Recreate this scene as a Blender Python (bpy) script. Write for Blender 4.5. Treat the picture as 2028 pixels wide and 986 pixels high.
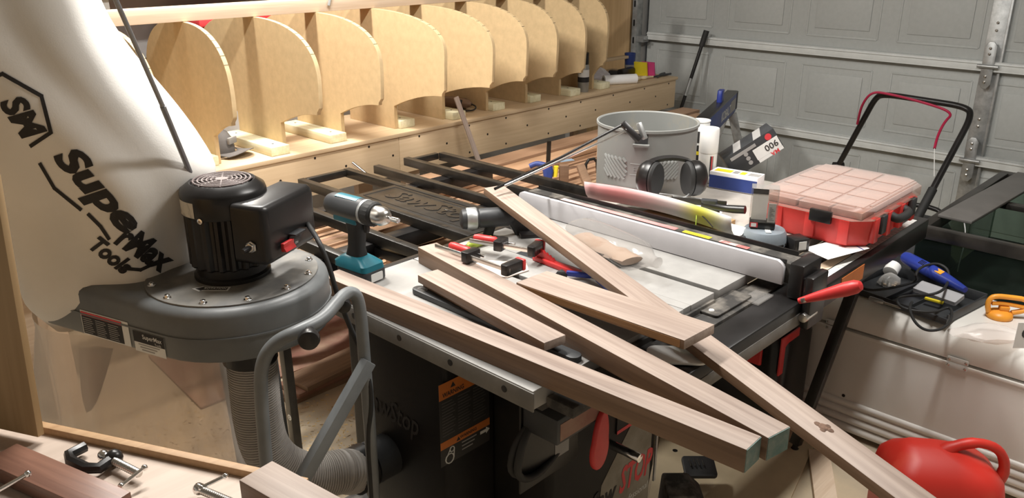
import bpy, bmesh, math, random
from mathutils import Vector, Matrix, Euler, noise
from mathutils.bvhtree import BVHTree

for o in list(bpy.data.objects):
    bpy.data.objects.remove(o)
S = bpy.context.scene
COL = S.collection

# ---------------------------------------------------------------- camera
F_PX, CX, CY = 1662.0, 1014.0, 493.0
PITCH, HEAD, CAM_H = math.radians(20.4), math.radians(43.6), 1.69
cam_d = bpy.data.cameras.new('camera')
cam = bpy.data.objects.new('camera', cam_d)
COL.objects.link(cam)
cam_d.sensor_fit = 'HORIZONTAL'
cam_d.sensor_width = 36.0
cam_d.lens = F_PX / 2028.0 * 36.0
cam_d.clip_start = 0.02
cam.location = (0, 0, CAM_H)
cam.rotation_euler = (math.pi / 2 - PITCH, 0, HEAD - math.pi / 2)
S.camera = cam

# ---------------------------------------------------------------- world, lamps, exposure
w = bpy.data.worlds.new('world')
S.world = w
w.use_nodes = True
w.node_tree.nodes['Background'].inputs[0].default_value = (0.9, 0.95, 1.0, 1)
w.node_tree.nodes['Background'].inputs[1].default_value = 0.03
S.view_settings.view_transform = 'Standard'
S.view_settings.look = 'None'
S.view_settings.gamma = 1.0
S.view_settings.exposure = 0.27
S.view_settings.use_curve_mapping = False


def lamp(name, loc, sx, sy, power, col, rz=0):
    d = bpy.data.lights.new(name, 'AREA')
    d.shape = 'RECTANGLE'
    d.size, d.size_y, d.energy, d.color = sx, sy, power, col
    o = bpy.data.objects.new(name, d)
    o.location = loc
    o.rotation_euler = (0, 0, rz)
    COL.objects.link(o)


WARM = (1.0, 0.95, 0.87)
lamp('ceiling_tube_over_forms', (1.68, 3.30, 2.62), 0.55, 0.12, 54, WARM)
lamp('ceiling_tube_over_saw', (1.35, 1.95, 2.66), 1.2, 0.16, 62, (1.0, 0.97, 0.92))
lamp('ceiling_tube_near_door', (2.3, 0.55, 2.66), 1.2, 0.16, 42, (1.0, 0.97, 0.92))

# ---------------------------------------------------------------- measured points
fw = Vector((math.cos(PITCH) * math.cos(HEAD), math.cos(PITCH) * math.sin(HEAD), -math.sin(PITCH)))
rt = Vector((math.sin(HEAD), -math.cos(HEAD), 0))
up = rt.cross(fw)
fh = Vector((math.cos(HEAD), math.sin(HEAD), 0))
EYE = Vector((0, 0, CAM_H))


def ray(px, py):
    return fw * F_PX + rt * (px - CX) - up * (py - CY)


def Zp(px, py, z):
    d = ray(px, py)
    return EYE + d * ((z - CAM_H) / d.z)


def Xp(px, py, x):
    d = ray(px, py)
    return EYE + d * (x / d.x)


def Yp(px, py, y):
    d = ray(px, py)
    return EYE + d * (y / d.y)


def Dp(px, py, dist):
    return EYE + ray(px, py) * (dist / F_PX)


# ---------------------------------------------------------------- mesh helpers
def V(*a):
    return Vector(a)


class MB:
    """collects shapes; build() links them as ONE mesh object"""

    def __init__(s, T=None):
        s.v, s.f = [], []
        s.T = T

    def add(s, vs, fs):
        n = len(s.v)
        for p in vs:
            p = Vector(p)
            s.v.append(s.T @ p if s.T else p)
        s.f += [tuple(i + n for i in f) for f in fs]
        return s

    def box(s, c, d, R=None):
        c = Vector(c)
        vs = []
        for z in (-.5, .5):
            for y in (-.5, .5):
                for x in (-.5, .5):
                    p = Vector((x * d[0], y * d[1], z * d[2]))
                    if R is not None:
                        p = R @ p
                    vs.append(c + p)
        return s.add(vs, [(0, 2, 3, 1), (4, 5, 7, 6), (0, 1, 5, 4), (2, 6, 7, 3), (0, 4, 6, 2), (1, 3, 7, 5)])

    def bb(s, a, b):
        a, b = Vector(a), Vector(b)
        return s.box((a + b) / 2, [abs(q) for q in (b - a)])

    def bar(s, a, b, w, h, upv=(0, 0, 1)):
        """square bar from a to b, w across, h along upv"""
        a, b, upv = Vector(a), Vector(b), Vector(upv)
        x = (b - a).normalized()
        y = upv.cross(x).normalized()
        z = x.cross(y)
        vs = []
        for p in (a, b):
            for j, k in ((-1, -1), (1, -1), (1, 1), (-1, 1)):
                vs.append(p + y * (j * w / 2) + z * (k * h / 2))
        return s.add(vs, [(3, 2, 1, 0), (4, 5, 6, 7), (0, 1, 5, 4), (1, 2, 6, 5), (2, 3, 7, 6), (3, 0, 4, 7)])

    def prism(s, poly, o, u, v, depth):
        """2D outline poly (u,v) extruded along u x v by depth"""
        o, u, v = Vector(o), Vector(u), Vector(v)
        n = u.cross(v).normalized() * depth
        k = len(poly)
        a = [o + u * p[0] + v * p[1] for p in poly]
        vs = a + [p + n for p in a]
        fs = [tuple(range(k - 1, -1, -1)), tuple(range(k, 2 * k))]
        fs += [(i, (i + 1) % k, (i + 1) % k + k, i + k) for i in range(k)]
        return s.add(vs, fs)

    def tube(s, pts, r, n=10, closed=False, caps=True, smooth=0):
        pts = [Vector(p) for p in pts]
        for _ in range(smooth):
            q = []
            m = len(pts)
            for i in range(m if closed else m - 1):
                a, b = pts[i], pts[(i + 1) % m]
                q += [a * .75 + b * .25, a * .25 + b * .75]
            if not closed:
                q[0], q[-1] = pts[0], pts[-1]
            pts = q
        m = len(pts)
        rs = r if isinstance(r, (list, tuple)) else None
        vs, fs = [], []
        prev = None
        for i, p in enumerate(pts):
            if closed:
                t = pts[(i + 1) % m] - pts[i - 1]
            else:
                t = pts[min(i + 1, m - 1)] - pts[max(i - 1, 0)]
            t.normalize()
            if prev is None:
                a = Vector((0, 0, 1)) if abs(t.z) < .9 else Vector((1, 0, 0))
                nrm = t.cross(a).normalized()
            else:
                nrm = (prev - t * prev.dot(t))
                nrm = nrm.normalized() if nrm.length > 1e-6 else t.orthogonal().normalized()
            prev = nrm
            bn = t.cross(nrm)
            if rs:
                rr = rs[min(len(rs) - 1, int(round(i * (len(rs) - 1) / max(1, m - 1))))] if len(rs) != m else rs[i]
            else:
                rr = r
            for j in range(n):
                an = 2 * math.pi * j / n
                vs.append(p + nrm * (rr * math.cos(an)) + bn * (rr * math.sin(an)))
        for i in range(m if closed else m - 1):
            for j in range(n):
                a, b = i * n + j, i * n + (j + 1) % n
                c, d = ((i + 1) % m) * n + j, ((i + 1) % m) * n + (j + 1) % n
                fs.append((a, b, d, c))
        if caps and not closed:
            fs.append(tuple(range(n - 1, -1, -1)))
            fs.append(tuple(range((m - 1) * n, m * n)))
        return s.add(vs, fs)

    def lathe(s, prof, n=32, T=None, caps=True):
        """prof: list of (r, z) from bottom up about local z"""
        T = T or Matrix()
        vs, fs = [], []
        for r, z in prof:
            for j in range(n):
                an = 2 * math.pi * j / n
                vs.append(T @ Vector((r * math.cos(an), r * math.sin(an), z)))
        m = len(prof)
        for i in range(m - 1):
            for j in range(n):
                fs.append((i * n + j, i * n + (j + 1) % n, (i + 1) * n + (j + 1) % n, (i + 1) * n + j))
        if caps:
            if prof[0][0] > 1e-5:
                fs.append(tuple(range(n - 1, -1, -1)))
            if prof[-1][0] > 1e-5:
                fs.append(tuple(range((m - 1) * n, m * n)))
        return s.add(vs, fs)

    def loft(s, rings, closed=True, cap0=True, cap1=True):
        n = len(rings[0])
        vs = [p for r in rings for p in r]
        fs = []
        for i in range(len(rings) - 1):
            for j in range(n if closed else n - 1):
                fs.append((i * n + j, i * n + (j + 1) % n, (i + 1) * n + (j + 1) % n, (i + 1) * n + j))
        if closed and cap0:
            fs.append(tuple(range(n - 1, -1, -1)))
        if closed and cap1:
            fs.append(tuple(range((len(rings) - 1) * n, len(rings) * n)))
        return s.add(vs, fs)

    def ball(s, c, r, n=12, sc=(1, 1, 1)):
        pr = []
        m = max(6, n // 2)
        for i in range(m + 1):
            a = -math.pi / 2 + math.pi * i / m
            pr.append((max(1e-4, r * math.cos(a)), r * math.sin(a)))
        T = Matrix.Translation(Vector(c)) @ Matrix.Diagonal((*sc, 1))
        return s.lathe(pr, n, T)

    def build(s, name, mat, parent=None, bevel=0, smooth=False, seg=2, world=False, angle=40, weld=False, M=None):
        """parent: root Empty or part; coordinates are the root's own frame unless world=True"""
        me = bpy.data.meshes.new(name)
        inv = None
        if world and parent is not None:
            inv = frame_of(parent).inverted()
        if M is not None:
            inv = M.inverted()
        vs = [inv @ p for p in s.v] if inv else s.v
        me.from_pydata([tuple(p) for p in vs], [], s.f)
        bm = bmesh.new()
        bm.from_mesh(me)
        if weld:
            bmesh.ops.remove_doubles(bm, verts=bm.verts, dist=1e-5)
        bmesh.ops.recalc_face_normals(bm, faces=bm.faces)
        if bevel:
            es = [e for e in bm.edges if len(e.link_faces) == 2 and e.calc_face_angle(0) > math.radians(35)]
            bmesh.ops.bevel(bm, geom=es, offset=bevel, segments=seg, affect='EDGES', clamp_overlap=True, profile=.5)
        bm.to_mesh(me)
        bm.free()
        if smooth or bevel:
            me.polygons.foreach_set('use_smooth', [True] * len(me.polygons))
            me.set_sharp_from_angle(angle=math.radians(angle))
        me.materials.append(mat)
        o = bpy.data.objects.new(name, me)
        COL.objects.link(o)
        if parent is not None:
            o.parent = parent
        if M is not None:
            o.matrix_basis = M
            FR[o.name] = M
        return o


FR = {}


def frame_of(o):
    while o is not None:
        if o.name in FR:
            return FR[o.name]
        o = o.parent
    return Matrix()


def tag(o, label, cat, group=None):
    o['label'], o['category'] = label, cat
    if group:
        o['group'] = group
    return o


def thing(name, label, cat, loc=(0, 0, 0), rz=0.0, group=None, M=None):
    o = bpy.data.objects.new(name, None)
    o.empty_display_size = .05
    COL.objects.link(o)
    m = M if M is not None else Matrix.Translation(Vector(loc)) @ Matrix.Rotation(rz, 4, 'Z')
    o.matrix_basis = m
    FR[o.name] = m
    return tag(o, label, cat, group)


def struct(o):
    o['kind'] = 'structure'
    return o


def copy_part(o, parent, M=None):
    c = o.copy()
    COL.objects.link(c)
    c.parent = parent
    if M is not None:
        c.matrix_basis = M
    return c


def frame(o, x, z=(0, 0, 1)):
    """matrix with origin o, local x along x, local z near z"""
    o, x, z = Vector(o), Vector(x).normalized(), Vector(z)
    y = z.cross(x).normalized()
    z = x.cross(y)
    m = Matrix((x, y, z)).transposed().to_4x4()
    m.translation = o
    return m


def rrect(w, h, r, n=5):
    """rounded rectangle outline centred on 0"""
    out = []
    for cx, cy, a0 in ((w / 2 - r, h / 2 - r, 0), (-w / 2 + r, h / 2 - r, 90), (-w / 2 + r, -h / 2 + r, 180), (w / 2 - r, -h / 2 + r, 270)):
        for i in range(n + 1):
            a = math.radians(a0 + 90 * i / n)
            out.append((cx + r * math.cos(a), cy + r * math.sin(a)))
    return out


_txt = {}


def text_geo(string, shear=0.0, bold=0.0, res=2):
    k = (string, shear, bold, res)
    if k not in _txt:
        c = bpy.data.curves.new('t', 'FONT')
        c.body = string
        c.size = 1.0
        c.shear = shear
        c.offset = bold
        c.resolution_u = res
        c.align_x, c.align_y = 'CENTER', 'CENTER'
        o = bpy.data.objects.new('t', c)
        COL.objects.link(o)
        dg = bpy.context.evaluated_depsgraph_get()
        me = bpy.data.meshes.new_from_object(o.evaluated_get(dg))
        vs = [tuple(v.co) for v in me.vertices]
        fs = [tuple(p.vertices) for p in me.polygons]
        bpy.data.objects.remove(o)
        bpy.data.curves.remove(c)
        bpy.data.meshes.remove(me)
        xs = [v[0] for v in vs]
        ys = [v[1] for v in vs]
        _txt[k] = (vs, fs, min(xs), max(xs), min(ys), max(ys))
    return _txt[k]


def text(string, c, u, v, size, mat, parent, name='lettering', shear=0, bold=0, width=None, world=False, depth=0.0006, M=None):
    """flat print on a surface: centred at c, reading along u, up along v"""
    vs, fs, x0, x1, y0, y1 = text_geo(string, shear, bold)
    c, u, v = Vector(c), Vector(u).normalized(), Vector(v).normalized()
    sx = width / (x1 - x0) if width else size
    mx, my = (x0 + x1) / 2, (y0 + y1) / 2
    m = MB()
    n = u.cross(v)
    m.add([c + u * ((p[0] - mx) * sx) + v * ((p[1] - my) * size) + n * depth for p in vs], fs)
    return m.build(name, mat, parent, world=world, M=M)


# ---------------------------------------------------------------- materials
def new_mat(name):
    m = bpy.data.materials.new(name)
    m.use_nodes = True
    nt = m.node_tree
    return m, nt, nt.nodes['Principled BSDF']


def pm(name, col, rough=.5, metal=0.0, var=.08, scale=12.0, bump=0.0, bscale=None, trans=0.0, alpha=1.0, coat=0.0, col2=None, thr=None, ior=1.45, stretch=None, sub=0.0):
    """plain procedural material: base colour with noise variation, optional second colour patches"""
    m, nt, b = new_mat(name)
    N, L = nt.nodes, nt.links
    tc = N.new('ShaderNodeTexCoord')
    src = tc.outputs['Object']
    if stretch:
        mp = N.new('ShaderNodeMapping')
        mp.inputs['Scale'].default_value = stretch
        L.new(src, mp.inputs['Vector'])
        src = mp.outputs['Vector']
    nz = N.new('ShaderNodeTexNoise')
    nz.inputs['Scale'].default_value = scale
    nz.inputs['Detail'].default_value = 5
    nz.inputs['Roughness'].default_value = .6
    L.new(src, nz.inputs['Vector'])
    cr = N.new('ShaderNodeValToRGB')
    if col2 is None:
        cr.color_ramp.elements[0].color = (*[max(0, c * (1 - var * 1.6)) for c in col], 1)
        cr.color_ramp.elements[1].color = (*[min(1, c * (1 + var * 1.6)) for c in col], 1)
        cr.color_ramp.elements[0].position, cr.color_ramp.elements[1].position = .3, .7
    else:
        a, bb_ = thr or (.45, .65)
        cr.color_ramp.elements[0].color = (*col, 1)
        cr.color_ramp.elements[1].color = (*col2, 1)
        cr.color_ramp.elements[0].position, cr.color_ramp.elements[1].position = a, bb_
    L.new(nz.outputs['Fac'], cr.inputs['Fac'])
    L.new(cr.outputs['Color'], b.inputs['Base Color'])
    b.inputs['Roughness'].default_value = rough
    b.inputs['Metallic'].default_value = metal
    b.inputs['IOR'].default_value = ior
    b.inputs['Transmission Weight'].default_value = trans
    b.inputs['Alpha'].default_value = alpha
    b.inputs['Coat Weight'].default_value = coat
    if sub:
        b.inputs['Subsurface Weight'].default_value = sub
    if bump:
        n2 = N.new('ShaderNodeTexNoise')
        n2.inputs['Scale'].default_value = bscale or scale * 6
        n2.inputs['Detail'].default_value = 4
        L.new(src, n2.inputs['Vector'])
        bp = N.new('ShaderNodeBump')
        bp.inputs['Strength'].default_value = bump
        bp.inputs['Distance'].default_value = .004
        L.new(n2.outputs['Fac'], bp.inputs['Height'])
        L.new(bp.outputs['Normal'], b.inputs['Normal'])
    return m


def wood(name, c1, c2, rough=.6, axis=0, fine=90.0, coarse=7.0, mix=.5, bump=.15, ring=True):
    """long-grain wood: noise stretched along the local axis"""
    m, nt, b = new_mat(name)
    N, L = nt.nodes, nt.links
    tc = N.new('ShaderNodeTexCoord')
    oi = N.new('ShaderNodeObjectInfo')
    ad = N.new('ShaderNodeVectorMath')
    ad.operation = 'ADD'
    mul = N.new('ShaderNodeVectorMath')
    mul.operation = 'SCALE'
    mul.inputs[0].default_value = (7.1, 3.3, 5.7)
    L.new(oi.outputs['Random'], mul.inputs['Scale'])
    L.new(tc.outputs['Object'], ad.inputs[0])
    L.new(mul.outputs['Vector'], ad.inputs[1])

    def layer(sc, st):
        mp = N.new('ShaderNodeMapping')
        s3 = [sc] * 3
        s3[axis] = sc / st
        mp.inputs['Scale'].default_value = s3
        L.new(ad.outputs['Vector'], mp.inputs['Vector'])
        nz = N.new('ShaderNodeTexNoise')
        nz.inputs['Scale'].default_value = 1.0
        nz.inputs['Detail'].default_value = 4
        nz.inputs['Distortion'].default_value = .6
        L.new(mp.outputs['Vector'], nz.inputs['Vector'])
        return nz.outputs['Fac']
    a, c = layer(fine, 25.0), layer(coarse, 6.0)
    mx = N.new('ShaderNodeMix')
    mx.inputs['Factor'].default_value = mix
    L.new(a, mx.inputs['A'])
    L.new(c, mx.inputs['B'])
    cr = N.new('ShaderNodeValToRGB')
    cr.color_ramp.elements[0].color = (*c1, 1)
    cr.color_ramp.elements[1].color = (*c2, 1)
    cr.color_ramp.elements[0].position, cr.color_ramp.elements[1].position = .36, .64
    L.new(mx.outputs['Result'], cr.inputs['Fac'])
    L.new(cr.outputs['Color'], b.inputs['Base Color'])
    b.inputs['Roughness'].default_value = rough
    if bump:
        bp = N.new('ShaderNodeBump')
        bp.inputs['Strength'].default_value = bump
        bp.inputs['Distance'].default_value = .002
        L.new(a, bp.inputs['Height'])
        L.new(bp.outputs['Normal'], b.inputs['Normal'])
    return m


def clear(name, tint=(1, 1, 1), rough=.08, alpha=.25, base=None):
    """thin clear plastic or film: mostly see-through with a gloss"""
    m, nt, b = new_mat(name)
    N, L = nt.nodes, nt.links
    tr = N.new('ShaderNodeBsdfTransparent')
    tr.inputs['Color'].default_value = (*tint, 1)
    b.inputs['Base Color'].default_value = (*(base or tint), 1)
    b.inputs['Roughness'].default_value = rough
    mx = N.new('ShaderNodeMixShader')
    fr = N.new('ShaderNodeLayerWeight')
    fr.inputs['Blend'].default_value = .25
    ma = N.new('ShaderNodeMath')
    ma.operation = 'MULTIPLY_ADD'
    ma.inputs[1].default_value = .6
    ma.inputs[2].default_value = alpha
    ma.use_clamp = True
    L.new(fr.outputs['Facing'], ma.inputs[0])
    L.new(ma.outputs['Value'], mx.inputs['Fac'])
    L.new(tr.outputs['BSDF'], mx.inputs[1])
    L.new(b.outputs['BSDF'], mx.inputs[2])
    L.new(mx.outputs['Shader'], N['Material Output'].inputs['Surface'])
    return m


M_mdf = pm('mdf', (.57, .42, .235), .7, var=.05, scale=30)
M_mdfedge = pm('mdf_edge', (.68, .56, .40), .75, var=.06, scale=60)
M_pine = wood('pine', (.66, .50, .36), (.80, .65, .50), coarse=5)
M_block = wood('spruce_block', (.62, .57, .36), (.78, .74, .54), axis=1, fine=70, coarse=16)
M_birch = wood('birch_ply', (.56, .41, .25), (.68, .52, .34), fine=60, coarse=3)
M_plytop = wood('bench_top_ply', (.44, .35, .285), (.54, .44, .365), fine=50, coarse=3)
M_ply = wood('old_plywood', (.34, .22, .10), (.46, .31, .16), axis=2, fine=50, coarse=5)
M_plyedge = wood('ply_edge', (.55, .42, .26), (.68, .54, .36))
M_walnut = wood('walnut', (.225, .165, .135), (.39, .31, .26), rough=.55, fine=80, coarse=9)
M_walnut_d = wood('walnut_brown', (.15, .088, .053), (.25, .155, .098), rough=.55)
M_walred = wood('walnut_oiled', (.15, .072, .05), (.25, .125, .085), rough=.38)
M_green = pm('green_wax', (.10, .19, .18), .6, col2=(.25, .29, .26), thr=(.42, .72), scale=30)
M_black = pm('black_paint', (.013, .012, .012), .32, var=.3, scale=6)
M_blackm = pm('black_steel', (.018, .016, .014), .35, var=.4, scale=9, bump=.03)
M_cab = pm('saw_black_powder', (.009, .008, .008), .45, col2=(.03, .026, .022), thr=(.5, .85), scale=3.5, bump=.05, bscale=200)
M_rubber = pm('black_rubber', (.018, .018, .018), .65, var=.2)
M_cab.node_tree.nodes['Principled BSDF'].inputs['Specular IOR Level'].default_value = .22
M_dusty = pm('dusty_black', (.03, .028, .026), .7, col2=(.20, .18, .155), thr=(.45, .75), scale=14)
M_iron = pm('cast_iron', (.29, .283, .272), .6, metal=.2, col2=(.39, .38, .365), thr=(.35, .7), scale=7)
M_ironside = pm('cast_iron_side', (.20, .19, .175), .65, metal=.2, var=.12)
M_steel = pm('steel', (.62, .60, .57), .28, metal=1, var=.08)
M_chrome = pm('chrome', (.85, .85, .85), .12, metal=1, var=.02)
M_galv = pm('galvanised', (.42, .43, .43), .42, metal=.7, var=.15, scale=25)
M_grey = pm('collector_grey', (.125, .132, .135), .42, var=.12, scale=5, bump=.03)
M_greyplate = pm('collector_plate', (.13, .13, .128), .5, col2=(.29, .27, .235), thr=(.45, .75), scale=6)
M_tubegrey = pm('frame_grey', (.16, .17, .175), .4, var=.1)
M_rod = pm('rod_grey', (.30, .30, .31), .35, metal=.5, var=.05)
M_red = pm('red_plastic', (.55, .035, .035), .38, var=.1)
M_redcase = pm('red_case', (.58, .045, .04), .42, var=.08)
M_redcan = pm('red_can', (.55, .028, .018), .45, col2=(.60, .11, .06), thr=(.5, .9), scale=5, sub=.05)
M_redcloth = pm('red_brown', (.27, .13, .10), .85, col2=(.42, .30, .22), thr=(.45, .75), scale=6)
M_orange = pm('orange_plastic', (.85, .35, .04), .38, var=.06)
M_orgtape = pm('orange_print', (.55, .16, .03), .55)
M_yellow = pm('yellow_print', (.75, .60, .03), .5, var=.05)
M_white = pm('white_plastic', (.80, .80, .78), .35, var=.03)
M_whitem = pm('white_enamel', (.76, .74, .70), .38, col2=(.68, .65, .60), thr=(.45, .8), scale=3)
M_paper = pm('white_paper', (.82, .82, .82), .7, var=.02)
M_fence = pm('white_laminate', (.54, .53, .55), .3, var=.03)
M_cloth = pm('filter_cloth', (.80, .78, .745), .9, col2=(.70, .67, .62), thr=(.42, .75), scale=3, bump=.06, bscale=300)
M_print = pm('black_print', (.022, .02, .02), .7, var=.1)
M_wprint = pm('white_print', (.7, .7, .68), .6, var=.03)
M_gprint = pm('grey_print', (.30, .29, .28), .6, var=.06)
M_rprint = pm('red_print', (.62, .05, .06), .5, var=.06)
M_teal = pm('teal_plastic', (.008, .13, .175), .4, var=.08)
M_dgrey = pm('dark_grey_plastic', (.035, .037, .04), .45, var=.15)
M_blue = pm('blue_plastic', (.02, .04, .27), .38, var=.08)
M_navy = pm('navy_paint', (.03, .055, .22), .45, var=.1)
M_lime = pm('lime_plastic', (.32, .42, .05), .45, var=.08)
M_bin = pm('grey_bin', (.225, .23, .22), .55, col2=(.36, .30, .20), thr=(.5, .8), scale=4.5)
M_door = pm('door_paint', (.43, .445, .435), .55, var=.025, scale=40, bump=.06, bscale=350)
M_strut = pm('strut_paint', (.66, .68, .67), .45, var=.04)
M_wall = pm('drywall', (.50, .49, .47), .85, var=.04)
M_ceil = pm('ceiling_paint', (.48, .47, .45), .9, var=.03)
M_hose = pm('hose_grey', (.36, .335, .31), .5, var=.06)
M_film = clear('poly_film', (.86, .78, .70), .3, .42)
M_clear = clear('clear_plastic', (.96, .95, .94), .08, .06, (.34, .33, .32))
M_lid = clear('dusty_clear_lid', (.90, .82, .78), .25, .12, (.58, .49, .46))
M_glass = clear('tank_glass', (.50, .58, .53), .04, .05, (.05, .06, .055))
M_conc = None
# ================================================================ the garage itself
M_conc = pm('dusty_concrete', (.44, .37, .275), .85, col2=(.58, .475, .33), thr=(.38, .68), scale=3.0, bump=.25, bscale=90)
struct(MB().bb((-1.7, -1.9, -.1), (5.3, 4.45, 0)).build('floor', M_conc))
struct(MB().bb((-1.7, -1.9, 2.75), (5.3, 4.45, 2.85)).build('ceiling', M_ceil))
struct(MB().bb((-1.7, 4.35, 0), (5.3, 4.45, 2.75)).build('wall_back', M_wall))
struct(MB().bb((-1.8, -1.9, 0), (-1.7, 4.45, 2.75)).build('wall_left', M_wall))
struct(MB().bb((-1.7, -2.0, 0), (5.3, -1.9, 2.75)).build('wall_front', M_wall))
struct(MB().bb((5.2, 3.62, 0), (5.3, 4.35, 2.75)).bb((5.2, -1.9, 2.25), (5.3, 3.62, 2.75)).build('wall_right', M_wall))

# red-brown mat on the floor beyond the collector
mat_o = MB().prism([(-.55, -.22), (.5, -.25), (.62, .3), (-.5, .34)], (1.75, 3.0, .002), (1, 0, 0), (0, 1, 0), .008).build('floor_mat', M_redcloth)
tag(mat_o, 'dusty red-brown mat lying flat on the floor under the long wooden box beam', 'mat')

# ---------------------------------------------------------------- sectional garage door
GX = 5.15
door = bpy.data.objects.new('door_1', None)
COL.objects.link(door)
struct(door)
secs = [(0.0, .515), (.525, 1.035), (1.045, 1.56), (1.57, 2.08)]
YL, YR = 3.56, -1.6
lefts = [2.925 - .5525 * i for i in range(-1, 8)]
for z0, z1 in secs:
    sec = MB().bb((GX, YR, z0), (GX + .04, YL, z1)).build('section', M_door, door, bevel=.004)
    if z1 > 1.9:
        continue
    for yl in lefts:
        y1, y0 = min(yl, 3.46), yl - .437
        a, b = z0 + .075, z1 - .095
        # raised moulding: outer bevelled frame and a proud field
        fr_ = MB()
        for (p, q) in (((y0, a), (y1, a)), ((y1, a), (y1, b)), ((y1, b), (y0, b)), ((y0, b), (y0, a))):
            fr_.bar((GX - .001, p[0], p[1]), (GX - .001, q[0], q[1]), .012, .006, (1, 0, 0))
        fr_.build('panel_moulding', M_door, door, bevel=.002)
        MB().bb((GX - .006, y0 + .05, a + .045), (GX + .001, y1 - .05, b - .045)).build('panel_field', M_door, door, bevel=.005)
for zc in (1.04, .52):
    s_ = MB()
    s_.bb((GX - .05, YR, zc + .012), (GX, YL - .03, zc + .018))
    s_.bb((GX - .05, YR, zc - .028), (GX - .044, YL - .03, zc + .018))
    s_.bb((GX - .05, YR, zc - .034), (GX, YL - .03, zc - .028))
    s_.bb((GX - .056, YR, zc + .004), (GX - .05, YL - .03, zc + .01))
    s_.build('strut', M_strut, door, bevel=.001)
# galvanised stiles with hinges
for yc in (1.295, -.55):
    st = MB().bb((GX - .012, yc - .035, .0), (GX, yc + .055, 1.56)).bb((GX - .03, yc - .048, 0), (GX, yc - .035, 1.56)).build('stile', M_galv, door, bevel=.002)
    for zc in (.52, 1.04):
        hg = MB().prism([(-.03, -.1), (-.012, -.125), (.012, -.125), (.03, -.1), (.03, .1), (.012, .125), (-.012, .125), (-.03, .1)],
                        (GX - .052, yc + .01, zc), (0, -1, 0), (0, 0, 1), .008)
        hg.tube([(GX - .066, yc - .045, zc - .005), (GX - .066, yc + .06, zc - .005)], .011, 10)
        hg.build('hinge', M_galv, st, bevel=.002)
        for dz in (-.09, -.06, .06, .09, .18, .22):
            MB().lathe([(.008, 0), (.007, .005), (.003, .007)], 8, Matrix.Translation((GX - .06 if abs(dz) < .1 else GX - .012, yc + .012, zc + dz)) @ Matrix.Rotation(-math.pi / 2, 4, 'Y')).build('bolt', M_steel, st)
# vertical track and jamb
jb = struct(MB().bb((5.12, 3.60, 0), (5.2, 3.72, 2.25)).build('trim_1', M_wall, bevel=.003))
tr_ = thing('door_track', 'galvanised vertical track at the left end of the garage door', 'door track', (5.06, 3.6, 0))
MB().bb((5.03, 3.575, 0), (5.10, 3.58, 2.2)).bb((5.03, 3.58, 0), (5.035, 3.615, 2.2)).bb((5.03, 3.61, 0), (5.12, 3.615, 2.2)).build('channel', M_galv, tr_, world=True, bevel=.001)
for z in (.75, .88, 1.0, 1.12, 1.25):
    MB().prism(rrect(.014, .045, .006), (5.0295, 3.597, z), (0, -1, 0), (0, 0, 1), .001).build('slot', M_black, tr_, world=True)
rb = MB()
rb.bb((5.04, 3.52, .99), (5.11, 3.60, 1.03)).tube([(5.06, 3.50, 1.01), (5.06, 3.60, 1.01)], .008, 8).lathe([(.022, -.008), (.022, .008)], 14, Matrix.Translation((5.06, 3.595, 1.01)) @ Matrix.Rotation(math.pi / 2, 4, 'X'))
rb.build('roller_bracket', M_galv, tr_, world=True)

# ---------------------------------------------------------------- back wall: shelf, toolbox, bucket
sh = thing('wall_shelf', 'dark deep shelf along the back wall above the plywood moulds', 'shelf', (1.2, 4.2, 1.44))
MB().bb((.2, 3.95, 1.44), (4.9, 4.33, 1.47)).build('board', M_walred, sh, world=True)
MB().bb((.2, 4.32, 1.47), (4.9, 4.345, 2.0)).build('back_panel', M_dgrey, sh, world=True)
for x in (.7, 1.55, 3.5, 4.7):
    MB().bb((x, 3.99, 1.22), (x + .03, 4.34, 1.44)).build('bracket', M_wall, sh, world=True)
cb = thing('storage_cabinet', 'grey low cabinet against the back wall behind the plywood moulds', 'cabinet', (1.9, 4.1, 0))
MB().bb((.3, 3.85, 0), (3.4, 4.34, .95)).build('body', M_wall, cb, world=True)
MB().bb((.28, 3.83, .95), (3.42, 4.345, .98)).build('top', M_dgrey, cb, world=True, bevel=.003)
for i in range(4):
    d_ = MB().bb((.35 + i * .76, 3.83, .08), (1.05 + i * .76, 3.85, .92)).build('door', M_wall, cb, world=True, bevel=.003)
    MB().tube([(.98 + i * .76, 3.81, .5), (.98 + i * .76, 3.81, .62)], .006, 8).build('handle', M_steel, d_, world=True)
p = Yp(445, 62, 4.05)
tb = thing('toolbox', 'red metal toolbox behind the gap between two plywood moulds', 'toolbox', (p.x, 4.05, .98))
MB().bb((p.x - .2, 3.9, .98), (p.x + .3, 4.2, 1.28)).build('body', M_rprint, tb, world=True, bevel=.01)
MB().bb((p.x - .21, 3.89, 1.285), (p.x + .31, 4.21, 1.35)).build('lid', M_rprint, tb, world=True, bevel=.015)
for dx in (-.1, .1):
    MB().bb((p.x + dx, 3.885, 1.24), (p.x + dx + .06, 3.9, 1.3)).build('latch', M_dgrey, tb, world=True, bevel=.003)
p = Yp(287, 150, 3.98)
bk = thing('bucket', 'black bucket with a pale rim beside the nearest whole plywood mould', 'bucket', (p.x, 3.98, .98))
zt = p.z
MB().lathe([(.095, .98), (.115, zt), (.12, zt + .005), (.105, zt + .005), (.09, 1.0), (.0001, 1.0)], 28, Matrix.Translation((p.x, 3.98, 0))).build('body', M_black, bk, world=True, smooth=True)
MB().tube([(p.x + .119 * math.cos(a / 24 * 6.2832), 3.98 + .119 * math.sin(a / 24 * 6.2832), zt + .004) for a in range(24)], .005, 6, closed=True).build('rim', M_wprint, bk, world=True)
p = Yp(285, 118, 4.2)
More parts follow.
